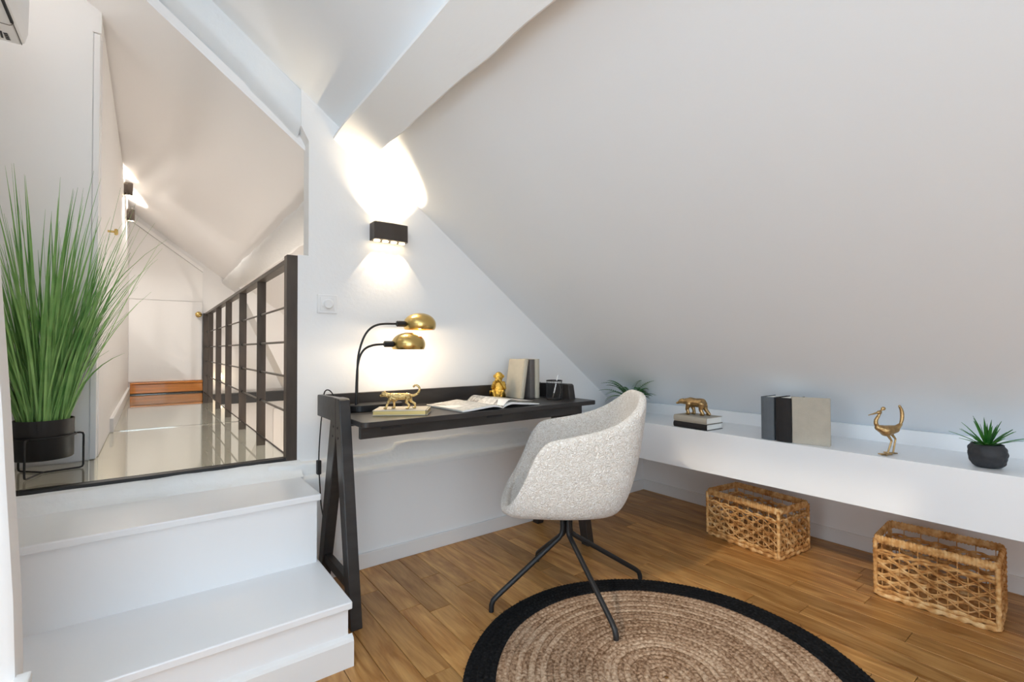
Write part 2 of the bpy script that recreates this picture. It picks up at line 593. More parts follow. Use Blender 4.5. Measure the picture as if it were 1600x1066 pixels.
slope_with_holes('ceiling', RX, 3.05, -2.0, YG + .09, roof_z, SKR, 'roof')
slope_with_holes('ceiling_left', -2.7, RX, -2.0, 1.50, LZ, SKL, 'roof')
wn = 0
for (hs, zf, nrm) in ((SKR, roof_z, (-.6, 0, -.8)), (SKL, LZ, (.6, 0, -.8))):
    for (x0, x1, y0, y1) in hs:
        wn += 1
        mb = MB()
        for (a, b, c, d) in ((x0, x1, y0, y0 + .04), (x0, x1, y1 - .04, y1), (x0, x0 + .04, y0, y1), (x1 - .04, x1, y0, y1)):
            slope_piece(mb, a, b, c, d, lambda q: zf(q) + .06, 0.05)
        struct('window_%d' % wn, mb, 'plastic')
        cx, cy = (x0 + x1) / 2, (y0 + y1) / 2
        portal((cx, cy, zf(cx) + 0.12), nrm, abs(x1 - x0) * 1.25, y1 - y0)
struct('wall_left_low', MB().box((-2.8, -2.0, -0.05), (-2.7, 1.5, 0.3)).box((-2.8, -2.0, 1.9), (-2.7, 1.5, 2.4)).box((-2.8, -2.0, .3), (-2.7, 0.0, 1.9)).box((-2.8, 1.2, .3), (-2.7, 1.5, 1.9)), 'wall')
mb = MB()
for (ya_, yb_, za_, zb_) in ((0, 1.2, .3, .35), (0, 1.2, 1.85, 1.9), (0, .05, .3, 1.9), (1.15, 1.2, .3, 1.9), (.575, .625, .3, 1.9)):
    mb.box((-2.78, ya_, za_), (-2.73, yb_, zb_))
struct('window_5', mb, 'plastic')  # unseen window, added so daylight from the left brightens the right slope
_l = portal((-2.85, 0.6, 1.1), (1, 0, 0.0001), 1.6, 1.2)
struct('wall_rear', MB().prism([(-2.7, -.05), (3.0, -.05), (3.0, 0.5), (1.75, roof_z(1.75) + .04), (1.75, .20), (-1.9, .20), (-1.9, LZ(-1.9)), (-2.7, LZ(-2.7) + .05)], 'y', -2.1, -2.0)
       .prism([(-1.9, 2.35), (.4, 2.35), (RX, roof_z(RX) + .05), (-1.9, LZ(-1.9) + .05)], 'y', -2.1, -2.0)
       .prism([(.4, .15), (1.8, .15), (1.8, roof_z(1.8) + .03), (.4, roof_z(.4) + .03)], 'y', -2.1, -2.0), 'wall')
mb = MB()
for (xa_, xb_, za_, zb_) in ((-1.9, .4, .20, .25), (-1.9, .4, 2.30, 2.35), (-1.9, -1.85, .25, 2.3), (-.775, -.725, .25, 2.3), (.35, .4, .25, 2.3)):
    mb.box((xa_, -2.08, za_), (xb_, -2.03, zb_))
struct('window_4', mb, 'plastic')
_l = portal((-0.75, -2.15, 1.27), (0, 1, 0.0001), 2.3, 2.15)
_l.matrix_world = Matrix.Translation((-0.75, -2.15, 1.27)) @ Matrix.Rotation(radians(90), 4, 'X')
struct('wall_left', MB().box((-0.65, 1.5, -0.05), (-0.55, 2.95, 3.3)), 'wall')
struct('wall_front_left', MB().box((-2.7, 1.42, -0.05), (-0.55, 1.5, 3.4)), 'wall')

# swollen plaster edge near the camera at the left of the stairs
rows = []
for i in range(40):
    z = 0.02 + 1.9 * i / 39
    xe = -0.203 - 0.004 * (z / .4) if z < .4 else -0.207 - (z - .4) * 0.018 - max(0, z - .55) * 0.036
    xe += noise.noise(Vector((0, 1.3, z * 6))) * .0022
    rows.append([(-0.56, 1.36, z), (xe - .012, 1.36, z), (xe - .002, 1.365, z), (xe, 1.378, z), (xe, 1.43, z), (-0.56, 1.44, z)])
struct('wall_stub', MB().grid(rows, closed=True), 'wall', smooth=50)
struct('trim_3', MB().box((-0.212, 1.30, 0.0), (-0.185, 1.378, 0.40), 0.004), 'trim')

# purlin along the slope
p = 0.07
mb = MB()
rows = []
xa, xb = 0.735, 0.886     # slope positions in the plane of the ceiling
nx, nz_ = -0.6, -0.8
for i in range(90):
    yy = -2.0 + (YG + 0.005 + 2.0) * i / 89
    near = max(0.0, (yy - 2.02) / 0.34)
    a = xa + noise.noise(Vector((1.7, yy * 3, 0))) * .004 + near ** 3 * 0.006
    b = xb + noise.noise(Vector((5.7, yy * 5, 0))) * .005 - near ** 3 * 0.004
    pp = p + noise.noise(Vector((9.1, yy * 2.5, 0))) * .005
    def pt(xx, off): return (xx + nx * off, yy, roof_z(xx) + nz_ * off)
    rows.append([pt(a, -.02), pt(a, pp - .006), pt(a + .006, pp), pt((a + b) / 2, pp), pt(b - .003, pp), pt(b, pp - .003), pt(b, -.02)])
mb.grid(rows)
struct('trim_1', mb, 'beam', smooth=28)

# rafter over the opening
rows = []
for i in range(70):
    xx = 0.557 - (0.557 + 0.65) * i / 69
    zb = 2.105 - 0.80 * (xx - 0.557)
    w = noise.noise(Vector((xx * 4, 7.7, 0))) * .016 + noise.noise(Vector((xx * 15, 2.7, 0))) * .010
    zt = roof_z(xx) + .02
    rows.append([(xx, YG + .012, zt), (xx, YG + .010, (zt + zb) / 2 + .02), (xx, YG + .008, zb + .03 + w), (xx, YG + .018, zb + w),
                 (xx, YG + .06, zb - .028 + w * 1.3), (xx, YG + .10, zb - .05 + w), (xx, YG + .10, zt)])
struct('trim_2', MB().grid(rows), 'beam', smooth=60)

# corridor beyond the gable: sloping ceiling, fascia, side walls
mb = MB(); slope_piece(mb, -0.75, 2.3, YG + .07, 6.80, cor_z, 0.05)
struct('ceiling_corridor', mb, 'corridor_roof')
rows = []
for i in range(120):
    yy = YG + .07 + (6.757 - YG - .07) * i / 119
    n1 = noise.noise(Vector((yy * 4, 1.9, 0))) * .012 + noise.noise(Vector((yy * 13, 5.9, 0))) * .006
    n2 = noise.noise(Vector((yy * 5, 8.9, 0))) * .010
    def pc(xx, off): return (xx - .6 * off, yy, cor_z(xx) - .8 * off)
    rows.append([pc(.715, -.01), pc(.715 + n1, .025), pc(.730 + n1, .050), pc(.790, .055 + n2), pc(.850 + n2, .048), pc(.866 + n2, .02), pc(.868, -.01)])
struct('trim_8', MB().grid(rows), 'rough', smooth=60)
struct('wall_grey', MB().box((-0.95, 2.872, -2.0), (-0.215, 2.93, 2.9)), 'cabinet')
d1 = struct('door_2', MB().box((-0.212, 2.868, G + .002), (-0.190, 2.93, 2.50), 0.002), 'cabinet')
MB().box((-0.217, 2.865, 2.505), (-0.186, 2.93, 2.75)).obj('transom', 'cabinet', d1, kind='structure')
wc = struct('wall_corridor', MB().box((-0.26, 2.88, G - .001), (-0.192, 6.757, 2.75)), 'cabinet')
for (ya, yb) in ((2.935, 3.17), (3.176, 3.66), (3.666, 3.80), (3.806, 6.74)):
    MB().box((-0.20, ya, G + .004), (-0.186, yb, 2.59), 0.0012).obj('panel', 'cabinet', wc, kind='structure')
struct('baseboard_corridor', MB().box((-0.19, 3.74, G), (-0.168, 6.75, G + .085), 0.003), 'trim')
MB().lathe([(.004, 0), (.004, .02), (.011, .022), (.012, .03), (.008, .034)], 16).obj('knob_raw', 'brass')
kn = bpy.data.objects['knob_raw']; kn.name = 'door_handle'; kn.rotation_euler = (0, pi / 2, 0)
kn.location = (-0.186, 3.39, 1.70); kn.parent = wc; kn.scale = (1.5, 1.5, 1.3)

wf = struct('wall_far', MB().box((-0.3, 6.757, -2.0), (2.3, 6.85, 2.8)), 'wall')
fd = struct('door_1', MB().box((-0.184, 6.742, 0.70), (0.497, 6.757, 1.62), 0.002), 'cabinet')
MB().prism([(-.186, 1.625), (.497, 1.625), (.497, cor_z(.497) - .11), (-.186, cor_z(-.186) - .11)], 'y', 6.742, 6.757).obj('upper_panel', 'cabinet', fd, kind='structure')
k2 = MB().lathe([(.012, 0), (.012, .02), (.03, .03), (.034, .045), (.024, .058), (.006, .062)], 20).obj('door_handle', 'brass', smooth=True)
k2.rotation_euler = (pi / 2, 0, 0); k2.location = (0.457, 6.742, 1.47); k2.parent = fd
mb = MB(); mb.prism([(-.186, cor_z(-.186) - .105), (.50, cor_z(.50) - .105), (.50, cor_z(.50) - .06), (-.186, cor_z(-.186) - .06)], 'y', 6.72, 6.757)
struct('trim_4', mb, 'cabinet')
bb = struct('baseboard_far', MB().box((-0.168, 6.728, G + .012), (0.52, 6.757, 0.672), 0.004), 'oakdark')
MB().box((-0.168, 6.715, 0.672), (0.52, 6.757, 0.694), 0.006).obj('moulding', 'oakdark', bb)
MB().box((-0.168, 6.735, G), (0.52, 6.757, G + .012)).obj('shadow_gap_strip', 'metal', bb)

# stairwell and the room below the glass
struct('floor_lower', MB().box((-1.0, 2.3, -2.1), (2.3, 6.9, -2.0)), 'lower')
struct('wall_lower_front', MB().box((-1.0, YG + .095, -2.0), (2.3, YG + .13, 0.50)), 'lower')
struct('wall_lower_left', MB().box((-1.0, 2.4, -2.0), (-0.95, 6.8, 0.50)), 'lower')
struct('wall_lower_corridor', MB().box((-0.95, 2.94, -2.0), (-0.20, 6.75, G - .035)), 'lower')
struct('wall_stair_right', MB().box((2.2, 2.4, -2.0), (2.3, 6.85, 1.5)), 'wall')
# steep lower roof of the stairwell with its ledge, steel landing edge and panelled door below
xs = lambda z: 0.98 + (1.43 - z) / 2.2
struct('wall_mansard', MB().prism([(xs(1.85), 1.85), (xs(.575), .575), (2.2, .575), (2.2, .545), (2.25, .545), (2.25, 1.85)], 'y', 6.30, 6.756), 'wall')
struct('trim_5', MB().box((0.50, 6.62, 0.405), (2.2, 6.757, 0.525)), 'metal')
dl = struct('door_3', MB().box((1.27, 6.735, -1.6), (1.95, 6.757, 0.30), 0.004), 'cabinet')
MB().box((1.36, 6.728, -0.5), (1.86, 6.737, 0.20), 0.004).obj('panel', 'cabinet', dl, kind='structure')
struct('trim_6', MB().box((-0.3, 2.60, 0.30), (0.55, 2.75, 0.36)), 'trim')

# sill of painted plaster between the top tread and the glass
rows = []
for i in range(120):
    xx = -0.62 + (0.556 + 0.62) * i / 119
    n1 = noise.noise(Vector((xx * 6, 4.4, 0))) * .010 + noise.noise(Vector((xx * 22, 8.4, 0))) * .005
    yb = 2.290 + 0.03 * max(0, 0.45 - xx)
    rows.append([(xx, yb - .005, 0.46), (xx, yb + n1, 0.4815), (xx, yb + .02 + n1, 0.492 + n1 * .6), (xx, (yb + YG) / 2, 0.512 + n1), (xx, YG - .02, 0.538 + n1 * .5), (xx, YG + .003, 0.545 + n1 * .3), (xx, YG + .0035, 0.52)])
struct('trim_7', MB().grid(rows), 'rough', smooth=60)

# ================================================================== BUILT-IN THINGS
st = thing('staircase', 'white painted wooden staircase with two wide treads leading up to the glass floor', 'stairs', (0, 1.6, 0))
XS = 0.545
MB().box((-0.548, 1.968, 0.456), (XS, YG + .005, 0.481), 0.004).obj('tread', 'lacquer', st)
MB().box((-0.548, 1.600, 0.1875), (XS, 2.02, 0.2125), 0.004).obj('tread', 'lacquer', st)
MB().box((-0.548, 1.985, 0.2125), (XS - .012, 2.36, 0.456)).obj('riser', 'lacquer', st)
MB().box((-0.548, 1.616, 0.0), (XS - .010, 2.30, 0.1875)).obj('riser', 'lacquer', st)
MB().prism([(1.598, 0), (1.598, .083), (1.602, .092), (1.617, .100), (1.617, 0)], 'x', -0.548, XS + .004).obj('plinth_board', 'trim', st)
MB().box((XS - .011, 1.60, 0), (XS + .004, 2.28, 0.083), 0.002).obj('plinth_board', 'trim', st)

gf = thing('glass_floor', 'smoky reflective glass floor panels of the landing edged in black steel', 'glass floor', (0, 2.5, G))
MB().box((-0.945, YG + .042, G - .03), (0.512, 3.788, G), 0.0012).obj('glass_pane', 'glass', gf)
MB().box((-0.945, 3.794, G - .03), (0.512, 6.735, G), 0.0012).obj('glass_pane', 'glass', gf)
MB().box((-0.945, YG + .004, G - .05), (0.548, YG + .042, G - .001), 0.002).obj('steel_edge', 'metal', gf)
MB().box((0.512, YG + .042, G - .03), (0.518, 6.735, G + .002)).obj('edge_strip', 'steel', gf)

rl = thing('railing', 'bronze steel railing with flat bars and thin rods beside the glass floor', 'railing', (0.52, 2.4, G))
MB().box((0.499, YG + .002, G - .04), (0.546, YG + .06, 1.488), 0.002).obj('post', 'steel', rl)
BY = [3.25, 3.98, 4.77, 5.52, 6.28]
for yy in BY:
    MB().box((0.520, yy - .006, 0.445), (0.568, yy + .006, 1.478), 0.001).obj('bar', 'steel', rl)
MB().box((0.520, YG + .05, 1.466), (0.572, 6.73, 1.490), 0.002).obj('top_rail', 'steel', rl)
MB().box((0.505, 6.70, 0.50), (0.560, 6.75, 1.488), 0.002).obj('post', 'steel', rl)
for zz in (1.264, 1.089, 0.919, 0.746):
    MB().tube([(0.543, YG + .05, zz), (0.543, 6.71, zz)], 0.006, 8).obj('rod', 'cable', rl, smooth=True)
    for yy in BY[:2]:
        MB().ball((0.543, yy - .008, zz), 0.009, 6).obj('rod_collar', 'metal', rl, smooth=True)

sh = thing('wall_shelf', 'long white box shelf built along the knee wall under the sloping ceiling', 'shelf', (2.3, 0.5, 0.416))
MB().box((2.2905, -1.9, 0.588), (2.96, YL - .001, 0.626)).obj('shelf_top', 'lacquer', sh)
MB().box((2.27, -1.9, 0.416), (2.29, YL - .001, 0.626), 0.0012).obj('front_panel', 'lacquer', sh)
MB().box((2.2905, -1.9, 0.416), (2.96, YL - .001, 0.436)).obj('underside', 'lacquer', sh)
MB().box((2.642, -1.9, 0.626), (2.74, YL - .001, 0.69)).obj('upstand', 'lacquer', sh)


# ================================================================== LAMPS
def spot(loc, d, power, size, blend, col=(1, .80, .56), r=0.006):
    l = bpy.data.lights.new('lamp_light', 'SPOT')
    l.energy = power; l.spot_size = radians(size); l.spot_blend = blend; l.color = col; l.shadow_soft_size = r
    o = bpy.data.objects.new('lamp_light', l)
    o.location = loc
    o.rotation_euler = Vector(d).to_track_quat('-Z', 'Y').to_euler()
    COL.objects.link(o)
    return o


def point(loc, power, r=0.02, col=(1, .80, .56)):
    l = bpy.data.lights.new('lamp_light', 'POINT')
    l.energy = power; l.color = col; l.shadow_soft_size = r
    o = bpy.data.objects.new('lamp_light', l); o.location = loc
    COL.objects.link(o)
    return o


sc_ = thing('wall_sconce', 'black rectangular wall sconce shining up and down above the desk', 'wall lamp', (0.976, YG, 1.645))
mb = MB()
prof = [(0.886, YG), (0.886, YG - .062), (0.893, YG - .070), (0.976, YG - .076), (1.059, YG - .070), (1.066, YG - .062), (1.066, YG)]
mb.prism(prof, 'z', 1.603, 1.690)
mb.obj('housing', mat('dark_bronze_lamp_metal', (62, 55, 50), 0.45, 0.2), sc_)
for i in range(4):
    xx = 0.909 + i * 0.0447
    for (za, zb, s) in ((1.598, 1.603, -1), (1.690, 1.695, 1)):
        MB().lathe([(.015, 0), (.015, .005)], 16, (xx, YG - .038, za)).obj('lens', 'glow', sc_)
        spot((xx, YG - .033, 1.6445 + s * .054), (0, 0.0, s), 8.5 if s > 0 else 1.9, 98 if s > 0 else 74, 0.6 if s > 0 else 0.15, r=.004)

for i, (yy, zz, lb) in enumerate(((5.30, 2.45, 'small dark cylinder wall light, higher and nearer of the corridor pair'),
                                  (5.95, 2.37, 'small dark cylinder wall light, lower and farther one by the corridor end'))):
    t = thing('corridor_light', lb, 'wall lamp', (-0.186, yy, zz), group='corridor wall lights')
    MB().lathe([(.026, -.055), (.030, -.055), (.030, .055), (.026, .055), (.026, .045), (.0, .045), (0, -.045), (.026, -.045)], 24, (-0.154, yy, zz), cap0=False, cap1=False).obj('cylinder', 'steel', t, smooth=35)
    MB().box((-0.187, yy - .03, zz - .04), (-0.165, yy + .03, zz + .04), 0.003).obj('back_plate', 'steel', t)
    MB().lathe([(.0255, 0), (.0255, .004)], 20, (-0.154, yy, zz + .048)).obj('lens', 'glow', t)
    MB().lathe([(.0255, 0), (.0255, .004)], 20, (-0.154, yy, zz - .052)).obj('lens', 'glow', t)
    spot((-0.154, yy, zz + .065), (0, 0, 1), 26.0 - 12 * i, 150, .6, (1, .95, .89))
    spot((-0.154, yy, zz - .065), (0, 0, -1), 30.0 - 23 * i, 150, .6, (1, .95, .89))
point((-0.5, 2.46, 2.62), 1.0, 0.05, (1, .95, .9))       # unseen fill light, added to brighten the wall behind the plant
point((1.3, 3.5, -0.25), 52, 0.10, (1, .96, .91))        # hidden light added low in the stairwell to brighten the corridor ceiling
point((1.35, 4.0, 0.75), 6, 0.10, (1, .93, .84))        # second hidden light, added to fill stairwell and corridor

sl = thing('stair_glow_lamp', 'small lit wall lamp added for the bright glow between the far bars of the railing', 'wall lamp', (0.675, 6.757, 0.73))  # lamp fixture added to stand for a glow between the bars
MB().box((0.645, 6.735, 0.68), (0.705, 6.757, 0.78), .004).obj('back_plate', 'plastic', sl)
MB().ball((0.675, 6.70, 0.73), .032, 12).obj('globe', 'glow', sl, smooth=True)
dm = thing('dimmer_switch', 'white square wall dimmer switch with a round dial', 'switch', (0.677, YG, 1.268))
MB().box((0.630, YG - .010, 1.224), (0.724, YG + .001, 1.314), 0.003).obj('plate', 'plastic', dm)
MB().box((0.643, YG - .0125, 1.237), (0.711, YG - .008, 1.301), 0.001).obj('inner_frame', 'plastic', dm)
dk = MB().lathe([(.027, 0), (.027, .004), (.023, .006), (.021, .016), (.019, .018)], 28).obj('dial', 'plastic', smooth=40)
dk.parent = dm; dk.rotation_euler = (pi / 2, 0, 0); dk.location = (0, -.0115, 0.0)

ac = thing('air_conditioner', 'white wall air conditioner at the top left corner of the picture', 'air conditioner', (-0.44, 1.7, 2.05))
MB().prism([(-0.55, 2.05), (-0.345, 2.05), (-0.334, 2.058), (-0.326, 2.09), (-0.322, 2.32), (-0.34, 2.345), (-0.55, 2.345)], 'y', 1.15, 2.20).obj('housing', 'plastic', ac)
MB().box((-0.3445, 1.15, 2.0475), (-0.3375, 2.066, 2.053)).obj('air_slot', 'ink', ac)
MB().box((-0.3405, 2.066, 2.0485), (-0.3385, 2.195, 2.0515)).obj('seam', 'cable', ac)
MB().tube([(-0.341, 2.066, 2.0495), (-0.343, 2.078, 2.0495), (-0.35, 2.085, 2.0495), (-0.39, 2.085, 2.0495), (-0.47, 2.085, 2.0495)], .0012, 6).obj('flap_edge', 'cable', ac)
for k in range(4):
    m4 = Matrix.Translation((-0.3685, 2.1475 + k * .0115, 2.0494)) @ Matrix.Rotation(radians(-22), 4, 'Z')
    MB().box((-.005, -.0034, -.0006), (.005, .0034, .0006), 0, m4).obj('emblem_bar', 'ink', ac)
m4 = Matrix.Translation((-0.3795, 2.160, 2.0494)) @ Matrix.Rotation(radians(4), 4, 'Z')
MB().box((-.0026, -.022, -.0006), (.0026, .022, .0006), 0, m4).obj('emblem_bar', 'ink', ac)
#@@OBJECTS@@
# ================================================================== DESK
DZ = 0.77
dsk = thing('desk', 'black stained wooden trestle desk with a low back gallery against the white gable wall', 'desk', (1.28, 2.0, 0))
mb = MB()
def rrect(x0, x1, y0, y1, r, n=5):
    out = []
    for (cx, cy, a0) in ((x1 - r, y1 - r, 0), (x0 + r, y1 - r, 90), (x0 + r, y0 + r, 180), (x1 - r, y0 + r, 270)):
        for k in range(n + 1):
            a = radians(a0 + 90 * k / n)
            out.append((cx + r * cos(a), cy + r * sin(a)))
    return out
def slabz(mb, pts, z0, z1, c=.0025):
    n = len(pts)
    cx = sum(p[0] for p in pts) / n; cy = sum(p[1] for p in pts) / n
    def ins(p, d):
        v = Vector((cx - p[0], cy - p[1])); v.normalize(); return (p[0] + v.x * d, p[1] + v.y * d)
    rows = [[(*ins(p, c), z0) for p in pts], [(*p, z0 + c) for p in pts], [(*p, z1 - c) for p in pts], [(*ins(p, c), z1) for p in pts]]
    b = len(mb.v)
    mb.grid(rows, closed=True)
    mb.f.append(tuple(b + i for i in range(n - 1, -1, -1)))
    mb.f.append(tuple(b + 3 * n + i for i in range(n)))
    return mb
slabz(mb, rrect(0.650, 1.945, 1.800, 2.262, .022), DZ - .022, DZ)
mb.obj('tabletop', 'black', dsk)
MB().box((0.646, 2.255, DZ - .022), (1.935, 2.275, 0.846), 0.003).obj('back_rail', 'black', dsk)
MB().box((0.655, 1.842, 0.700), (1.872, 1.860, DZ - .0225), 0.002).obj('apron', 'black', dsk)
MB().box((0.655, 2.19, 0.700), (1.872, 2.208, DZ - .0225), 0.002).obj('apron', 'black', dsk)
for xx in (0.74, 1.25):
    MB().box((xx, 1.8385, DZ - .038), (xx + .085, 1.8425, DZ - .030)).obj('finger_slot', 'ink', dsk)
for side, (xa, xb) in enumerate(((0.604, 0.648), (1.862, 1.906))):
    # end board, two splayed legs meeting under a rounded cap, low stretcher
    MB().prism([(1.97, .85), (1.985, .853), (2.27, .846), (2.275, .838), (2.275, .752), (1.97, .752)], 'x', xa + .008, xb - .012).obj('side_board', 'black', dsk)
    for front in (1, 0):
        if front:
            pts = [(1.938, .846), (1.948, .853), (1.985, .853), (1.985, .70), (1.976, .665), (1.842, .0), (1.790, .0)]
        else:
            pts = [(2.032, .846), (2.022, .853), (1.985, .853), (1.985, .70), (1.994, .665), (2.205, .0), (2.255, .0)]
        o = MB().prism(pts, 'x', xa, xb).obj('leg', 'black', dsk)
        md = o.modifiers.new('b', 'BEVEL'); md.width = .003; md.segments = 2
    MB().box((xa + .008, 1.82, .125), (xb - .008, 2.20, .165), .002).obj('stretcher', 'black', dsk)
    sx = xa if side == 0 else xb
    for (yy, zz) in ((1.958, .735), (1.95, .695), (2.012, .735), (2.02, .695)):
        MB().tube([(sx - .0015, yy, zz), (sx + .0015, yy, zz)], .005, 10).obj('screw', 'ink', dsk)

# ------------------------------------------------------------------ desk lamp
dl_ = thing('desk_lamp', 'black two-armed desk lamp with two brass dome shades, lit', 'lamp', (0.80, 2.17, DZ))
mb = MB()
pts = []
for k in range(17):
    a = pi / 2 + pi * k / 16; pts.append((.765 + .055 * cos(a), 2.165 + .055 * sin(a)))
for k in range(17):
    a = -pi / 2 + pi * k / 16; pts.append((.915 + .055 * cos(a), 2.165 + .055 * sin(a)))
slabz(mb, pts, DZ + .0005, DZ + .03, .003)
mb.obj('base', 'metal', dl_)
def lamp_arm(pts, xs0, zc, yc, r, ysh):
    arm = MB().tube(spline(pts, 8), .0052, 10).obj('arm', 'metal', dl_, smooth=True)
    MB().tube([(xs0, yc, zc), (xs0 + .003, yc, zc), (xs0 + .042, yc, zc), (xs0 + .045, yc, zc)], [.011, .0145, .0145, .011], 20).obj('socket', 'metal', arm, smooth=30)
    cx = xs0 + .042 + r
    prof, inn = [], []
    for k in range(15):
        a = radians(-24 + (90 + 24) * k / 14)
        prof.append((max(r * cos(a) ** .9 if cos(a) > 0 else 0, .0008), (r * .72) * sin(a)))
    inn = [(max(q[0] - .0025, .0005), q[1] - (.0025 if i > 2 else 0)) for i, q in enumerate(prof)][::-1]
    MB().lathe(prof + inn, 48, (cx, yc, zc - .002), cap0=False, cap1=False).obj('shade', 'brass', arm, smooth=60, label='brass dome lamp shade')
    MB().ball((cx, yc, zc + .002), (.022, .022, .026), 10).obj('bulb', 'bulb', arm, smooth=True)
    point((cx, yc, zc - .026), 3.6, .018)
lamp_arm([(.745, 2.15, DZ + .028), (.748, 2.15, .92), (.757, 2.15, 1.00), (.780, 2.15, 1.048), (.822, 2.15, 1.070), (.882, 2.15, 1.076)], .877, 1.076, 2.15, .081, 0)
lamp_arm([(.764, 2.19, DZ + .028), (.765, 2.19, .92), (.771, 2.19, 1.03), (.805, 2.19, 1.125), (.862, 2.19, 1.168), (.962, 2.19, 1.176)], .957, 1.176, 2.19, .081, 0)
MB().tube(spline([(.72, 2.19, .785), (.69, 2.21, .80), (.655, 2.225, .862), (.640, 2.262, .858), (.640, 2.285, .80), (.630, 2.288, .70), (.622, 2.288, .55), (.620, 2.262, .44), (.628, 2.262, .33), (.640, 2.22, .24), (.655, 2.20, .20), (.66, 2.225, .17), (.67, 2.262, .16)], 6), .0028, 8).obj('cord', 'metal', dl_, smooth=True)
MB().box((.608, 2.258, .485), (.626, 2.282, .548), .003).obj('cord_switch', 'metal', dl_)


# ------------------------------------------------------------------ books
def cloth(name, rgb): return mat(name, rgb, 0.8, bump=0.25, bscale=420, spec=0.2, var=0.05, vscale=30)
CL = {'stone': cloth('stone_grey_cloth', (176, 168, 154)), 'slate': cloth('slate_grey_cloth', (92, 97, 102)), 'black': cloth('black_cloth', (44, 42, 42)),
      'cream': cloth('cream_cloth', (206, 196, 178)), 'grey': cloth('warm_grey_cloth', (108, 101, 96)), 'beige': cloth('beige_cloth', (198, 188, 168))}
def book(label, loc, w, d, t, cl, mtx, group, name='book'):
    """closed book; local frame: spine along X at y=0, page depth +Y, thickness Z; mtx turns it into place"""
    r = thing(name, label, 'book', loc, 0, group)
    m4 = Matrix.Translation(Vector(loc)) @ mtx
    c = .0022
    MB().box((0, 0, 0), (w, d, c), .0006, m4).obj('cover', CL[cl], r)
    MB().box((0, 0, t - c), (w, d, t), .0006, m4).obj('cover', CL[cl], r)
    pr = [(0.0008, c * .5), (-.0035, t * .25), (-.0045, t * .5), (-.0035, t * .75), (0.0008, t - c * .5), (.004, t - c * .5), (.003, t * .5), (.004, c * .5)]
    mb = MB(); mb.prism(pr, 'x', 0, w)
    mb.v = [tuple(m4 @ Vector(v)) for v in mb.v]
    mb.obj('spine', CL[cl], r)
    MB().box((.004, .004, c), (w - .004, d - .005, t - c), 0, m4).obj('pages', 'paper', r)
    return r
UP = Matrix(((0, 0, 1, 0), (0, 1, 0, 0), (1, 0, 0, 0), (0, 0, 0, 1)))      # spine vertical, thickness along +X, depth +Y
lean = Matrix.Rotation(radians(9.2), 4, 'Y')
book('light beige book leaning on the dark book, behind the gold monkey on the desk', (1.647, 2.10, DZ + .0045), .222, .145, .028, 'beige', lean @ UP, 'books standing on the desk')
book('dark grey book standing between two light books on the desk', (1.7185, 2.10, DZ + .001), .220, .145, .036, 'grey', UP, 'books standing on the desk')
book('light beige upright book, rightmost of the three standing on the desk', (1.7575, 2.098, DZ + .001), .222, .145, .031, 'beige', UP, 'books standing on the desk')

gilt = mat('gilt_page_edges', (212, 186, 120), 0.35, 0.6, bump=.2, bscale=300, stretch=(.05, .05, 1))
nb = thing('book', 'small cream book with gilt edges lying flat under the gold leopard', 'book', (0.752, 1.972, DZ + .0005), radians(-33.5), None, local=True)
MB().box((0, 0, 0), (.232, .150, .003), .0008).obj('cover', CL['cream'], nb)
MB().box((.003, .003, .003), (.229, .147, .018), .0).obj('pages', gilt, nb)
MB().box((0, 0, .018), (.232, .150, .021), .0008).obj('cover', CL['cream'], nb)
MB().box((.224, -.0008, -.0002), (.2265, .1508, .0214)).obj('elastic_band', 'ink', nb)


# ------------------------------------------------------------------ magazine
def m_page(name, seed, dark):
    m = bpy.data.materials.new(name); m.use_nodes = True
    nt = m.node_tree; N, L = nt.nodes, nt.links
    b = N['Principled BSDF']; b.inputs['Roughness'].default_value = .35
    tc = N.new('ShaderNodeTexCoord'); mp = N.new('ShaderNodeMapping')
    mp.inputs['Location'].default_value = (seed, seed * .37, 0)
    L.new(tc.outputs['Object'], mp.inputs['Vector'])
    v = N.new('ShaderNodeTexVoronoi'); v.distance = 'CHEBYCHEV'; v.inputs['Scale'].default_value = 9
    L.new(mp.outputs[0], v.inputs['Vector'])
    n = N.new('ShaderNodeTexNoise'); n.inputs['Scale'].default_value = 45; n.inputs['Detail'].default_value = 5
    L.new(mp.outputs[0], n.inputs['Vector'])
    sp = N.new('ShaderNodeSeparateColor'); L.new(v.outputs['Color'], sp.inputs[0])
    r = N.new('ShaderNodeValToRGB'); r.color_ramp.interpolation = 'CONSTANT'
    e = r.color_ramp.elements; e[0].color = (1, 1, 1, 1); e[1].position = .45; e[1].color = (.22, .21, .205, 1)
    k = e.new(.72); k.color = (.6, .59, .57, 1)
    L.new(sp.outputs[0], r.inputs['Fac'])
    r2 = N.new('ShaderNodeValToRGB'); r2.color_ramp.elements[0].position = .4; r2.color_ramp.elements[1].position = .58
    r2.color_ramp.elements[0].color = (dark, dark, dark, 1)
    L.new(n.outputs['Fac'], r2.inputs['Fac'])
    mx = N.new('ShaderNodeMixRGB'); mx.blend_type = 'LIGHTEN'; mx.inputs['Fac'].default_value = .45
    L.new(r.outputs[0], mx.inputs['Color1']); L.new(r2.outputs[0], mx.inputs['Color2'])
    mu = N.new('ShaderNodeMixRGB'); mu.blend_type = 'MULTIPLY'; mu.inputs['Fac'].default_value = 1
    mu.inputs['Color2'].default_value = (.82, .81, .79, 1)
    L.new(mx.outputs[0], mu.inputs['Color1']); L.new(mu.outputs[0], b.inputs['Base Color'])
    return m
mg = thing('magazine', 'open magazine with grey photographs lying on the desk in front of the gold monkey', 'magazine', (1.325, 1.985, DZ + .0005), radians(3), None, local=True)
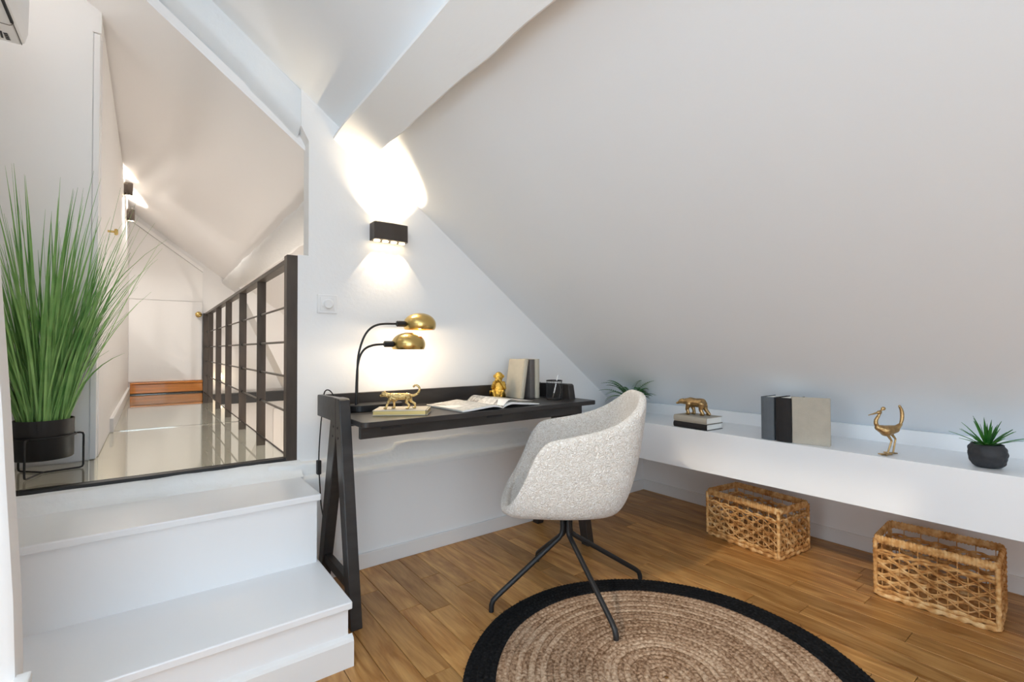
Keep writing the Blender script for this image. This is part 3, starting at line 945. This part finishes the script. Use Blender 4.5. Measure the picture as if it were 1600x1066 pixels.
def leafpage(sgn, wd, lift, zend, zoff=0.0, d=.31, n=16):
    rows = []
    for i in range(n + 1):
        t = i / n
        xx = sgn * wd * t
        z = lift * (sin(min(1, t * 3.2) * pi / 2) * (1 - t) ** 1.25) * 1.35 + zend * t + zoff
        rows.append((xx, z))
    return rows
def pageblock(name, m, sgn, wd, lift, z0, z1, d=.31):
    top = leafpage(sgn, wd, lift, z1); bot = leafpage(sgn, wd * .985, lift * .62, z0)
    bot[0] = (0, .0); 
    rows = []
    for yy in (-d / 2, d / 2):
        rows.append([(x, yy, z + .001) for x, z in top]); rows.append([(x, yy, max(z, 0.0003)) for x, z in bot])
    mb = MB(); n = len(top)
    vs = rows[0] + rows[2] + rows[1] + rows[3]
    fs = []
    for i in range(n - 1):
        fs += [(i, i + 1, n + i + 1, n + i), (2 * n + i, 3 * n + i, 3 * n + i + 1, 2 * n + i + 1), (i, 2 * n + i, 2 * n + i + 1, i + 1), (n + i, n + i + 1, 3 * n + i + 1, 3 * n + i)]
    fs += [(0, n, 3 * n, 2 * n), (n - 1, 3 * n - 1, 4 * n - 1, 2 * n - 1)]
    mb.add(vs, fs)
    return mb.obj(name, m, mg, smooth=50)
pageblock('page_block', 'paper', -1, .232, .020, .001, .008)
pageblock('page_block', 'paper', 1, .238, .026, .001, .004)
MP = m_page('printed_page_left', 1.3, .12); MP2 = m_page('printed_page_right', 4.1, .2)
for (sgn, wd, lift, z1, mm) in ((-1, .228, .020, .008, MP), (1, .234, .026, .004, MP2)):
    top = leafpage(sgn, wd, lift, z1)
    rows = [[(x, yy, z + .0018) for x, z in top] for yy in (-.151, .151)]
    rows += [[(x, yy, z + .0012) for x, z in top] for yy in (.151, -.151)]
    MB().grid(rows, closed=False).obj('page', mm, mg, smooth=True)
top = leafpage(1, .20, .034, .018)
MB().grid([[(x, yy, z + .0026) for x, z in top] for yy in (-.150, .150)] + [[(x, yy, z + .0020) for x, z in top] for yy in (.150, -.150)]).obj('page', MP2, mg, smooth=True)

# ------------------------------------------------------------------ gold figurines
LEFT = radians(142.8)       # pointing to the left as seen by the camera
fg = thing('leopard_figurine', 'gold walking leopard figurine with curled tail standing on the small cream book', 'figurine', (0.872, 1.960, DZ + .0217), radians(146), None, local=True)
mb = MB()
C_ = mb.capsule
C_((.036, 0, .053), (-.036, 0, .054), .0165, .0145); C_((.036, 0, .050), (.02, 0, .047), .016, .015)
C_((.040, 0, .056), (.066, 0, .064), .0125, .0095); mb.ball((.068, 0, .064), (.0125, .0115, .0115)); C_((.074, 0, .060), (.083, 0, .057), .0075, .0055)
for s in (-1, 1):
    mb.ball((.064, s * .009, .075), (.0035, .003, .0045))
C_((.036, .010, .048), (.050, .012, .026), .0095, .0058); C_((.050, .012, .026), (.058, .012, .005), .0055, .0048); C_((.058, .012, .0045), (.065, .012, .004), .0050, .0042)
C_((.033, -.010, .048), (.027, -.012, .025), .0095, .0058); C_((.027, -.012, .025), (.026, -.012, .005), .0055, .0048); C_((.026, -.012, .0045), (.033, -.012, .004), .0050, .0042)
C_((-.036, .010, .050), (-.030, .012, .030), .0115, .0068); C_((-.030, .012, .030), (-.042, .012, .018), .006, .005); C_((-.042, .012, .018), (-.038, .012, .005), .005, .0045); C_((-.038, .012, .0045), (-.030, .012, .004), .005, .0042)
C_((-.040, -.010, .050), (-.047, -.012, .031), .0115, .0068); C_((-.047, -.012, .031), (-.064, -.012, .021), .006, .005); C_((-.064, -.012, .021), (-.064, -.012, .005), .005, .0045); C_((-.064, -.012, .0045), (-.056, -.012, .004), .005, .0042)
tp = spline([(-.046, 0, .058), (-.062, 0, .058), (-.078, 0, .068), (-.085, 0, .086), (-.078, 0, .099), (-.066, 0, .102), (-.060, 0, .097)], 5)
mb.tube(tp, [.0062 - .0022 * i / (len(tp) - 1) for i in range(len(tp))], 10)
mb.ball(tp[-1], .0048)
blob('body', mb, 'gold_pale', .0016, fg, 2)

mk = thing('monkey_figurine', 'gold seated monkey figurine with its hands at its mouth, on the desk by the books', 'figurine', (1.566, 2.188, DZ + .0005), radians(225), None, local=True)
mb = MB(); C_ = mb.capsule          # local +X = the way it faces
C_((0, 0, .030), (.002, 0, .082), .034, .026); mb.ball((-.004, 0, .028), (.036, .037, .028))
mb.ball((.004, 0, .126), (.026, .025, .027)); mb.ball((.024, 0, .118), (.013, .014, .012)); C_((0, 0, .090), (.002, 0, .115), .020, .018)
mb.ball((.020, 0, .134), (.010, .018, .006))
for s in (-1, 1):
    mb.ball((.002, s * .026, .128), (.005, .006, .009))
    C_((.0, s * .026, .090), (.014, s * .036, .062), .0105, .009); C_((.014, s * .036, .062), (.032, s * .012, .104), .009, .0075); mb.ball((.034, s * .009, .108), (.008, .008, .010))
    C_((.002, s * .026, .020), (.034, s * .026, .046), .015, .012); C_((.034, s * .026, .046), (.034, s * .018, .010), .011, .008); C_((.034, s * .018, .007), (.048, s * .020, .006), .007, .006)
tp = spline([(-.028, 0, .012), (-.030, -.028, .010), (-.012, -.046, .014), (.006, -.050, .030), (.012, -.046, .044)], 5)
mb.tube(tp, .0055, 10); mb.ball(tp[-1], .0055)
blob('body', mb, 'gold', .0022, mk, 2)

# ------------------------------------------------------------------ pencil cup
pc = thing('pencil_cup', 'round black wire mesh pencil cup at the right end of the desk', 'cup', (1.800, 1.985, DZ + .0005))
cx, cy = 1.800, 1.985
rr = .043
MB().lathe([(.002, 0), (rr, 0), (rr, .004), (.002, .004)], 36, (cx, cy, DZ + .0005)).obj('bottom', 'metal', pc)
for zz in (.004, .104):
    MB().tube([(cx + rr * cos(2 * pi * k / 40), cy + rr * sin(2 * pi * k / 40), DZ + zz) for k in range(40)], .0026, 8, closed=True).obj('rim', 'metal', pc, smooth=True)
mb = MB()
for k in range(24):
    for s in (-1, 1):
        mb.tube([(cx + rr * cos(2 * pi * k / 24 + s * t * .5), cy + rr * sin(2 * pi * k / 24 + s * t * .5), DZ + .004 + .10 * t) for t in (0, .25, .5, .75, 1)], .0005, 4)
mb.obj('wire_mesh', 'metal', pc, kind='stuff')
pn = thing('pen', 'thin white pen leaning inside the black wire pencil cup', 'pen', (cx, cy, DZ + .006))
a = Vector((cx - .028, cy - .018, DZ + .008)); b = Vector((cx + .040, cy + .012, DZ + .132))
b2 = a + (b - a) * .22
MB().tube([a, a + (b2 - a) * .4, b2], [.0006, .0028, .0034], 10).obj('tip', 'cable', pn, smooth=True)
MB().tube([b2, b], .0034, 10).obj('barrel', 'plastic', pn, smooth=True)
pn2 = thing('clip', 'thin bent metal clip inside the black wire pencil cup', 'clip', (cx + .02, cy, DZ + .006))
MB().tube(spline([(cx + .016, cy - .022, DZ + .007), (cx + .030, cy - .020, DZ + .05), (cx + .022, cy - .014, DZ + .085), (cx + .008, cy - .004, DZ + .088)], 6), .0012, 8).obj('wire', 'cable', pn2, smooth=True)

# ================================================================== SHELF THINGS
SZ = 0.6265
ry = Matrix.Rotation(radians(-93), 4, 'Z')
book('black book lying under the grey book, bottom of the pair under the bear', (2.290, 1.556, SZ), .200, .142, .031, 'black', ry, 'books under the bear')
book('warm grey book lying on the black book, directly under the gold bear', (2.291, 1.555, SZ + .0315), .199, .140, .033, 'stone', Matrix.Rotation(radians(-93.5), 4, 'Z'), 'books under the bear')
# standing books: spine faces the room (-X), spine vertical
def upright(label, x, y, yaw, d, t, h, cl):
    # spine direction: up; thickness along -Y rotated by yaw; depth along +X
    m4 = Matrix.Rotation(radians(yaw), 4, 'Z') @ Matrix(((0, 1, 0, 0), (0, 0, -1, 0), (1, 0, 0, 0), (0, 0, 0, 1)))
    return book(label, (x, y, SZ), h, d, t, cl, m4, 'books standing on the shelf')
upright('slate grey book, leftmost of the three standing on the white shelf', 2.292, 1.087, -2, .135, .058, .198, 'slate')
upright('thick black book standing between the slate and the stone coloured one', 2.289, 1.020, -2, .135, .066, .199, 'black')
# stone book turned to show its front cover
m4 = Matrix.Rotation(radians(-90), 4, 'Z')
cov = Matrix.Rotation(radians(14), 4, 'Z') @ Matrix(((0, 0, 1, 0), (0, -1, 0, 0), (1, 0, 0, 0), (0, 0, 0, 1)))
book('stone coloured book showing its plain front cover, rightmost on the shelf', (2.292, 0.951, SZ), .205, .142, .027, 'stone', cov, 'books standing on the shelf')

br = thing('bear_figurine', 'antique gold walking bear figurine on top of two stacked books on the shelf', 'figurine', (2.352, 1.470, SZ + .0652), radians(100), None, local=True)
mb = MB(); C_ = mb.capsule
C_((.022, 0, .066), (-.040, 0, .066), .0235, .0255); C_((.020, 0, .074), (-.01, 0, .070), .020, .02)
C_((.030, 0, .070), (.068, 0, .068), .0205, .0135); mb.ball((.072, 0, .068), (.015, .0135, .0135)); C_((.080, 0, .063), (.096, 0, .057), .0088, .0062)
for s in (-1, 1): mb.ball((.066, s * .010, .081), (.004, .0035, .005))
C_((.026, .013, .058), (.034, .015, .030), .0155, .0098); C_((.034, .015, .030), (.026, .015, .008), .0095, .0082); C_((.026, .015, .0075), (.037, .015, .006), .0082, .0062)
C_((.022, -.013, .058), (.010, -.015, .030), .0155, .0098); C_((.010, -.015, .030), (.006, -.015, .008), .0095, .0082); C_((.006, -.015, .0075), (.017, -.015, .006), .0082, .0062)
C_((-.044, .012, .060), (-.040, .015, .030), .0195, .011); C_((-.040, .015, .030), (-.052, .015, .008), .0105, .0085); C_((-.052, .015, .0075), (-.040, .015, .006), .0085, .0062)
C_((-.046, -.012, .060), (-.056, -.015, .030), .0195, .011); C_((-.056, -.015, .030), (-.074, -.015, .008), .0105, .0085); C_((-.074, -.015, .0075), (-.062, -.015, .006), .0085, .0062)
C_((-.062, 0, .064), (-.068, 0, .054), .006, .004)
blob('body', mb, 'antique', .0024, br, 2)

bd = thing('bird_figurine', 'antique gold long-legged bird figurine with raised tail on the white shelf', 'figurine', (2.345, 0.612, SZ), radians(142), None, local=True)
mb = MB(); C_ = mb.capsule
C_((.044, 0, .106), (.014, 0, .094), .0125, .0225); C_((.014, 0, .094), (-.022, 0, .101), .0225, .0155); C_((-.022, 0, .100), (-.044, 0, .119), .0145, .0065)
np_ = spline([(.044, 0, .108), (.0525, 0, .122), (.0515, 0, .138), (.043, 0, .152), (.037, 0, .163)], 5)
mb.tube(np_, [.0088 - .0040 * i / (len(np_) - 1) for i in range(len(np_))], 10)
mb.ball((.039, 0, .167), (.0095, .0075, .0075)); C_((.045, 0, .166), (.082, 0, .156), .0042, .0016); C_((.036, 0, .172), (.027, 0, .178), .0035, .0035); mb.ball((.023, 0, .182), (.009, .006, .0075))
tl = spline([(-.042, 0, .118), (-.0485, 0, .135), (-.0505, 0, .155), (-.0485, 0, .175), (-.041, 0, .192)], 5)
mb.tube(tl, [.0048 + .0022 * sin(pi * i / (len(tl) - 1)) for i in range(len(tl))], 10); mb.ball(tl[-1], .0045)
for (s, a, k, f) in ((1, (.014, .008, .080), (.000, .010, .056), (.016, .010, .008)), (-1, (-.012, -.008, .082), (-.031, -.010, .060), (-.021, -.010, .008))):
    C_(a, k, .0062, .0036); C_(k, f, .0036, .0032)
    for an in (-25, 10, 45, 180):
        L_ = .030 if an != 180 else .016
        C_((f[0], f[1], .0036), (f[0] + L_ * cos(radians(an)), f[1] + L_ * sin(radians(an)) * s, .0028), .0036, .0024)
blob('body', mb, 'antique', .0013, bd, 1)

# ------------------------------------------------------------------ succulent
sx_, sy_ = 2.372, 0.338
sp = thing('potted_succulent', 'spiky green succulent in a dark hammered pot at the right end of the shelf', 'plant', (sx_, sy_, SZ))
rows = []
prof = [(.028, 0), (.036, .002), (.046, .012), (.053, .030), (.0555, .048), (.053, .066), (.047, .078), (.0435, .082), (.040, .080), (.038, .070), (.036, .066)]
for r_, z_ in spline(prof, 4):
    row = []
    for k in range(72):
        a = 2 * pi * k / 72
        v = noise.voronoi(Vector((cos(a) * 2.6, sin(a) * 2.6, z_ * 52)))[0][0] if .006 < z_ < .080 and r_ > .041 else .3
        q = r_ - .0075 * max(0, v - .12)
        row.append((sx_ + q * cos(a), sy_ + q * sin(a), SZ + z_))
    rows.append(row)
mb = MB(); mb.grid(rows, closed=True); mb.f.append(tuple(range(71, -1, -1)))
mb.obj('pot', 'pot_dark', sp, smooth=60)
MB().lathe([(.0385, .066), (.02, .071), (.002, .073)], 30, (sx_, sy_, SZ)).obj('soil', 'soil', sp, smooth=True)


def blade(base, az, el0, el1, L, w, n=7, thick=.0008, fold=.25, roll=0.0):
    """narrow leaf curving from elevation el0 to el1; returns an MB with a folded, closed blade"""
    P = []
    p = Vector(base)
    for i in range(n + 1):
        P.append(p.copy())
        e = el0 + (el1 - el0) * (i / n) ** 1.4
        p = p + Vector((cos(az) * cos(e), sin(az) * cos(e), sin(e))) * (L / n)
    side = Vector((-sin(az + roll), cos(az + roll), 0))
    top, bot = [], []
    for i, q in enumerate(P):
        t = i / n
        ww = w * (0.55 + 1.2 * t if t < .35 else (1 - ((t - .35) / .65) ** 1.7) * .97 + .03) * .5
        tg = (P[min(i + 1, n)] - P[max(i - 1, 0)]).normalized()
        nr = side.cross(tg).normalized()
        top.append([q - side * ww + nr * (ww * fold), q, q + side * ww + nr * (ww * fold)])
        bot.append([q - side * ww + nr * (ww * fold - thick), q - nr * thick, q + side * ww + nr * (ww * fold - thick)])
    mb = MB()
    mb.grid([a + b[::-1] for a, b in zip(top, bot)], closed=True)
    return mb
R.seed(11)
for k in range(44):
    el = radians(R.choice([82, 70, 55, 42, 30, 18]) + R.uniform(-6, 6))
    L_ = R.uniform(.075, .112) * (1.0 if el > .6 else .95)
    az = 2.399 * k + R.uniform(-.2, .2)
    if cos(az) > .3: L_ *= .8
    blade((sx_ + .006 * cos(az), sy_ + .006 * sin(az), SZ + .074), az, el, el - radians(16), L_, .0085, 5, .001).obj('leaf', 'succ', sp, smooth=True)

# ------------------------------------------------------------------ fern
fx, fy = 2.425, 1.955
fe = thing('potted_fern', 'green fern in a round white pot on the shelf behind the cream chair', 'plant', (fx, fy, SZ))
MB().lathe([(.03, 0), (.042, .004), (.058, .03), (.064, .058), (.060, .09), (.054, .108), (.050, .106), (.048, .09)], 40, (fx, fy, SZ), cap1=False).obj('pot', 'pot_white', fe, smooth=60)
MB().lathe([(.049, .092), (.03, .098), (.002, .10)], 24, (fx, fy, SZ)).obj('soil', 'soil', fe, smooth=True)
R.seed(5)
for k in range(26):
    az = 2.399 * k + R.uniform(-.25, .25)
    el0 = radians(R.uniform(38, 74)); el1 = el0 - radians(R.uniform(60, 95))
    L_ = R.uniform(.16, .225) * (.72 if cos(az) > .2 else 1)
    n = 15; p_ = Vector((fx + .015 * cos(az), fy + .015 * sin(az), SZ + .098)); P = []
    for i in range(n + 1):
        P.append(p_.copy()); e = el0 + (el1 - el0) * (i / n)
        p_ = p_ + Vector((cos(az) * cos(e), sin(az) * cos(e), sin(e))) * (L_ / n)
        if p_.z > roof_z(p_.x) - .012: p_.z = roof_z(p_.x) - .012
    mb = MB(); mb.tube(P, [.0016 - .0012 * i / n for i in range(n + 1)], 5)
    for i in range(2, n + 1):
        t = i / n
        ll = .034 * sin(pi * min(1, .18 + .82 * t)) ** .8 * (1 - .25 * t) + .006
        for s in (-1, 1):
            b_ = blade(P[i], az + s * radians(68 - 25 * t), el0 * .3, -.35, ll, .0085, 3, .0005, .12)
            mb.add(b_.v, b_.f)
    mb.v = [(v[0], v[1], min(v[2], roof_z(v[0]) - .006)) for v in mb.v]
    mb.obj('frond', 'fern', fe, smooth=False)


# ------------------------------------------------------------------ baskets
def basket(label, loc, rot, L_, D_, H_, seed):
    t = thing('basket', label, 'basket', loc, rot, 'water hyacinth baskets under the shelf', local=True)
    rg = random.Random(seed)
    m = 'hyacinth'
    rimh = .036
    sides = [((0, 0), (L_, 0)), ((L_, 0), (L_, D_)), ((L_, D_), (0, D_)), ((0, D_), (0, 0))]
    def loop(z, ins, rnd=.016):
        return [(px, py, z) for px, py in rrect(ins, L_ - ins, ins, D_ - ins, rnd, 4)]
    def dense(path, step):
        out = []
        for i in range(len(path)):
            a, b = Vector(path[i]), Vector(path[(i + 1) % len(path)])
            k = max(1, int((b - a).length / step))
            out += [a.lerp(b, j / k) for j in range(k)]
        return out
    # wrapped rim, rib after rib
    pth = dense(loop(H_ - rimh / 2, .008), .002)
    rad = [(rimh / 2) * (1 - .20 * (1 - abs(sin(i * .002 / .0115 * pi))) + .04 * sin(int(i * .002 / .0115) * 2.3)) for i in range(len(pth))]
    MB().tube(pth, rad, 10, closed=True, flat=.48, up=(0, 0, 1)).obj('rim', m, t, smooth=True)
    # twisted bottom strands
    for zz, ph in ((.012, 0), (.030, 2.0)):
        pth = dense(loop(zz, .006), .006)
        pth = [p + Vector((0, 0, .0028 * sin(i * .55 + ph))) for i, p in enumerate(pth)]
        MB().tube(pth, [.0105 + .0018 * sin(i * .9 + ph) for i in range(len(pth))], 8, closed=True, flat=.75).obj('base_strand', m, t, smooth=True)
    for zz, ph in ((H_ - .062, 0), (H_ - .070, 3.1)):
        pth = dense(loop(zz, .006), .005)
        pth = [p + Vector((0, 0, .003 * sin(i * .5 + ph))) for i, p in enumerate(pth)]
        MB().tube(pth, [.0055 + .0009 * sin(i * 1.1 + ph) for i in range(len(pth))], 6, closed=True, flat=.8).obj('top_strand', m, t, smooth=True)
    # corner posts
    for cx_, cy_ in ((.007, .007), (L_ - .007, .007), (L_ - .007, D_ - .007), (.007, D_ - .007)):
        n_ = 40
        MB().tube([(cx_, cy_, .012 + (H_ - .03) * i / n_) for i in range(n_ + 1)], [.0085 + .0012 * sin(i * 1.9) for i in range(n_ + 1)], 8).obj('corner_post', m, t, smooth=True)
    # thin stakes
    mb = MB()
    for (a, b) in sides:
        a, b = Vector((*a, 0)), Vector((*b, 0))
        ln = (b - a).length; n_ = round(ln / .0285)
        d = (b - a) / ln; nn = Vector((-d.y, d.x, 0))
        for i in range(1, n_):
            q = a + d * (ln * i / n_) + nn * .007
            mb.tube([q + Vector((0, 0, .02)), q + Vector((0, 0, H_ - .02 if i % 2 else H_ - .066))], .0017, 5)
    mb.obj('stakes', m, t, kind='stuff')
    # open weave: pairs of flat strands that cross at the stakes and leave eye-shaped holes
    z0, z1 = .046, H_ - .078
    nrow = 5
    rh = (z1 - z0) / nrow
    for (a, b) in sides:
        a, b = Vector((*a, 0)), Vector((*b, 0))
        ln = (b - a).length
        per = ln / max(3, round(ln / .060))
        d = (b - a) / ln; nn = Vector((-d.y, d.x, 0))
        for r_ in range(nrow):
            zc = z0 + rh * (r_ + .5)
            for s in (-1, 1):
                P = []
                k = int(ln / .004)
                ja = rg.uniform(-.0012, .0012)
                for i in range(k + 1):
                    u_ = .006 + (ln - .012) * i / k
                    ph = pi * u_ / per + (r_ % 2) * pi / 2
                    P.append(a + d * u_ + nn * (.007 + s * .0034 * cos(ph)) + Vector((0, 0, zc + ja + s * rh * .56 * sin(ph))))
                MB().tube(P, [.0056 + .0012 * sin(i * .31 + r_ * 2 + s) for i in range(k + 1)], 6, flat=.5, up=(0, 0, 1)).obj('weave_strand', m, t, smooth=True)
    MB().box((.012, .012, .004), (L_ - .012, D_ - .012, .012)).obj('bottom_panel', m, t)
    return t
basket('woven water hyacinth basket under the shelf, nearer the desk and chair', (2.523, 1.512, .0005), radians(-97.3), .424, .275, .258, 3)
basket('woven water hyacinth basket under the shelf at the right edge of the picture', (2.457, .706, .0005), radians(-86.2), .381, .275, .258, 8)

# ------------------------------------------------------------------ rug
RXc, RYc = 1.3176, 0.9307
rug = thing('round_rug', 'round braided jute rug with a black border on the oak floor', 'rug', (RXc, RYc, 0))
def braid(rad, w, mname, seed, h=.0085):
    rg = random.Random(seed)
    circ = 2 * pi * rad
    nst = max(8, int(circ / .016))
    ns = nst * 4
    rows = []
    wob = [rg.uniform(0, 6.28) for _ in range(4)]
    for i in range(ns):
        a = 2 * pi * i / ns
        ph = a * nst
        wr = .0016 * sin(a * 5 + wob[0]) + .001 * sin(a * 11 + wob[1])
        row = []
        for k in range(8):
            b = 2 * pi * k / 8
            cb, sb = cos(b), sin(b)
            bump = 1 + .22 * sin(ph / 1.0 + (1.5 if cb > 0 else -1.5) * abs(cb)) 
            rr_ = rad + wr + cb * w * .54 * (1 + .06 * sin(ph))
            z = .0048 + max(-.0045, sb * h * .62 * bump)
            row.append((RXc + rr_ * cos(a), RYc + rr_ * sin(a), z))
        rows.append(row)
    mb = MB(); mb.grid(rows + [rows[0]], closed=True)
    o = mb.obj('braid', mname, rug, smooth=True)
wj, k, rad = .0205, 0, .542
for i in range(5):
    braid(rad + .0105 + i * .0205, .0215, 'jute_black', 100 + i, .010)
while rad > .02:
    braid(rad - wj / 2, wj, 'jute', k); rad -= wj; k += 1
R.seed(3)
mb = MB()
for i in range(90):
    a = R.uniform(0, 2 * pi); L_ = R.uniform(.006, .02)
    q = Vector((RXc + .643 * cos(a), RYc + .643 * sin(a), .006)); az = a + R.uniform(-1.2, 1.2)
    mb.tube([q, q + Vector((cos(az), sin(az), .3)) * L_ * .5, q + Vector((cos(az + .4), sin(az + .4), .1)) * L_], .0007, 4)
mb.obj('loose_fibres', 'jute_black', rug, kind='stuff')

# ------------------------------------------------------------------ chair
ch = thing('desk_chair', 'cream boucle armchair on four splayed black steel legs at the desk', 'chair', (1.435, 1.488, 0), radians(142), None, local=True)
# rim of the shell, one half, from the back to the front: (along, half-width, height); back = -X in local coordinates
key = [(-.312, 0, .856), (-.308, .075, .856), (-.295, .148, .842), (-.258, .212, .803), (-.195, .250, .762), (-.110, .272, .731), (-.01, .283, .711), (.065, .287, .699),
       (.122, .285, .682), (.162, .278, .632), (.196, .268, .556), (.232, .250, .486), (.264, .214, .440), (.284, .150, .412), (.292, .075, .404), (.294, 0, .402)]
half = spline(key, 4)
full = half + [(a, -w, z) for a, w, z in half[-2:0:-1]]
def bez(p0, p1, p2, t):
    return p0 * (1 - t) ** 2 + p1 * 2 * t * (1 - t) + p2 * t * t
rows_out, rows_in = [], []
cols = []
for (a, w, z) in full:
    rim = Vector((a, w, z))
    fr = max(0, min(1, (a + .05) / .3))           # 0 back .. 1 front
    inw = Vector((-a - .0, -w * 1.0, 0)); inw.normalize()
    c0 = Vector((.015 + (a - .015) * (.56 + .22 * fr), w * .62, .383 + .004 * fr))
    c1 = Vector((.015 + (a - .015) * (.83 + .17 * fr), w * .99, .388))
    out = [Vector((.015, 0, .381)).lerp(c0, q) + Vector((0, 0, 0)) for q in (.02, .5, .85)]
    out += [bez(c0, c1, rim, t) for t in [i / 11 for i in range(12)]]
    th = .040
    lip = rim + inw * th * .5 + Vector((0, 0, .015))
    irim = rim + inw * th + Vector((0, 0, -.004))
    i1 = Vector((.015 + (a - .015) * .80, w * .82, min(.455, irim.z + .006)))
    i2 = Vector((.015 + (a - .015) * .62, w * .64, .452 - .012 * fr))
    ins = [bez(irim, i1, i2, t) for t in [i / 9 for i in range(10)]]
    ins += [i2.lerp(Vector((.015, 0, .436)), q) for q in (.3, .65, .98)]
    pre = rim + inw * .010 + Vector((0, 0, .010))
    post = rim + inw * th * .86 + Vector((0, 0, .010))
    cols.append(out + [pre, lip, post] + ins)
mb = MB()
mb.grid([[c[i] for c in cols] for i in range(len(cols[0]))], closed=True)
o = mb.obj('seat_shell', 'boucle', ch, smooth=True)
md = o.modifiers.new('s', 'SUBSURF'); md.levels = 1; md.render_levels = 1
MB().lathe([(.002, 0), (.085, 0), (.085, .006), (.002, .006)], 32, (.015, 0, .374)).obj('swivel_plate', 'metal', ch)
for k in range(4):
    a = radians(-16.7 - 142 + 90 * k)
    cs, sn = cos(a), sin(a)
    pth = [(.015 + .018 * cs, .018 * sn, .376), (.015 + .018 * cs, .018 * sn, .285), (.015 + .022 * cs, .022 * sn, .266), (.012 + .038 * cs, .038 * sn, .250),
           (.325 * cs, .325 * sn, .060), (.345 * cs, .345 * sn, .044), (.352 * cs, .352 * sn, .026), (.353 * cs, .353 * sn, .0125 if k in (0, 3) else .001)]
    P = [Vector(pth[0])]
    for i in range(1, len(pth)): P += [Vector(pth[i - 1]).lerp(Vector(pth[i]), .5), Vector(pth[i])]
    MB().tube(P, .0105, 12).obj('leg', 'metal', ch, smooth=True)

# ------------------------------------------------------------------ grass in a pot on a wire stand
gx, gy = -0.335, 2.672
gp = thing('potted_grass', 'tall green grass in a round black metal planter on a wire stand, on the glass floor', 'plant', (gx, gy, G))
MB().lathe([(.002, .062), (.086, .062), (.090, .066), (.091, .218), (.088, .218), (.087, .19)], 48, (gx, gy, G), cap1=False).obj('pot', 'metal', gp, smooth=50)
MB().lathe([(.087, .19), (.04, .196), (.002, .198)], 30, (gx, gy, G)).obj('soil', 'soil', gp, smooth=True)
ws = MB().tube([(gx + .0955 * cos(2 * pi * k / 48), gy + .0955 * sin(2 * pi * k / 48), G + .150) for k in range(48)], .0038, 8, closed=True).obj('wire_stand', 'metal', gp, smooth=True)
for (lx, ly) in ((-0.373, 2.556), (-0.218, 2.700), (-0.420, 2.758)):
    d = Vector((lx - gx, ly - gy, 0)); rr_ = d.length; d.normalize()
    q = lambda r_, z_: (gx + d.x * r_, gy + d.y * r_, G + z_)
    MB().tube([q(.094, .150), q(rr_ - .012, .150), q(rr_ - .003, .147), q(rr_, .138), q(rr_, .075), q(rr_, .016), q(rr_ - .003, .007), q(rr_ - .012, .004), q(.05, .004), q(.0, .004)], .0038, 8).obj('leg', 'metal', ws, smooth=True)
R.seed(21)
extra = MB()
for k in range(420):
    az = R.uniform(0, 2 * pi); r0 = .072 * sqrt(R.random())
    base = (gx + r0 * cos(az), gy + r0 * sin(az), G + .19)
    az += R.uniform(-.7, .7)
    L_ = R.uniform(.42, 1.04) if R.random() < .72 else R.uniform(.25, .55)
    leanv = radians(R.uniform(1, 19)) + r0 * 1.8
    el0 = pi / 2 - leanv * .75
    el1 = el0 - radians(R.uniform(2, 30)) * (1.25 if L_ < .8 else .7)
    if R.random() < .06: el1 -= radians(40)
    w = R.uniform(.006, .0125) if k < 300 else R.uniform(.0025, .004)
    b_ = blade(base, az, el0, el1, L_, w, 8, .0005, .3, R.uniform(-.8, .8))
    ok = all(v[1] < 2.860 for v in b_.v) and all(v[0] > -.545 for v in b_.v) and all(v[0] < -.20 or v[1] < 2.86 for v in b_.v)
    if not ok:
        b_ = blade(base, -abs(az) if sin(az) > 0 else az, el0, el0 - .12, L_ * .8, w, 8, .0005, .3, 0)
        if any(v[1] > 2.862 or v[0] < -.545 for v in b_.v): continue
    if k < 270: b_.obj('grass_blade', 'grass', gp, smooth=True)
    else: extra.add(b_.v, b_.f)
extra.obj('fine_grass', 'grass', gp, smooth=True, kind='stuff')
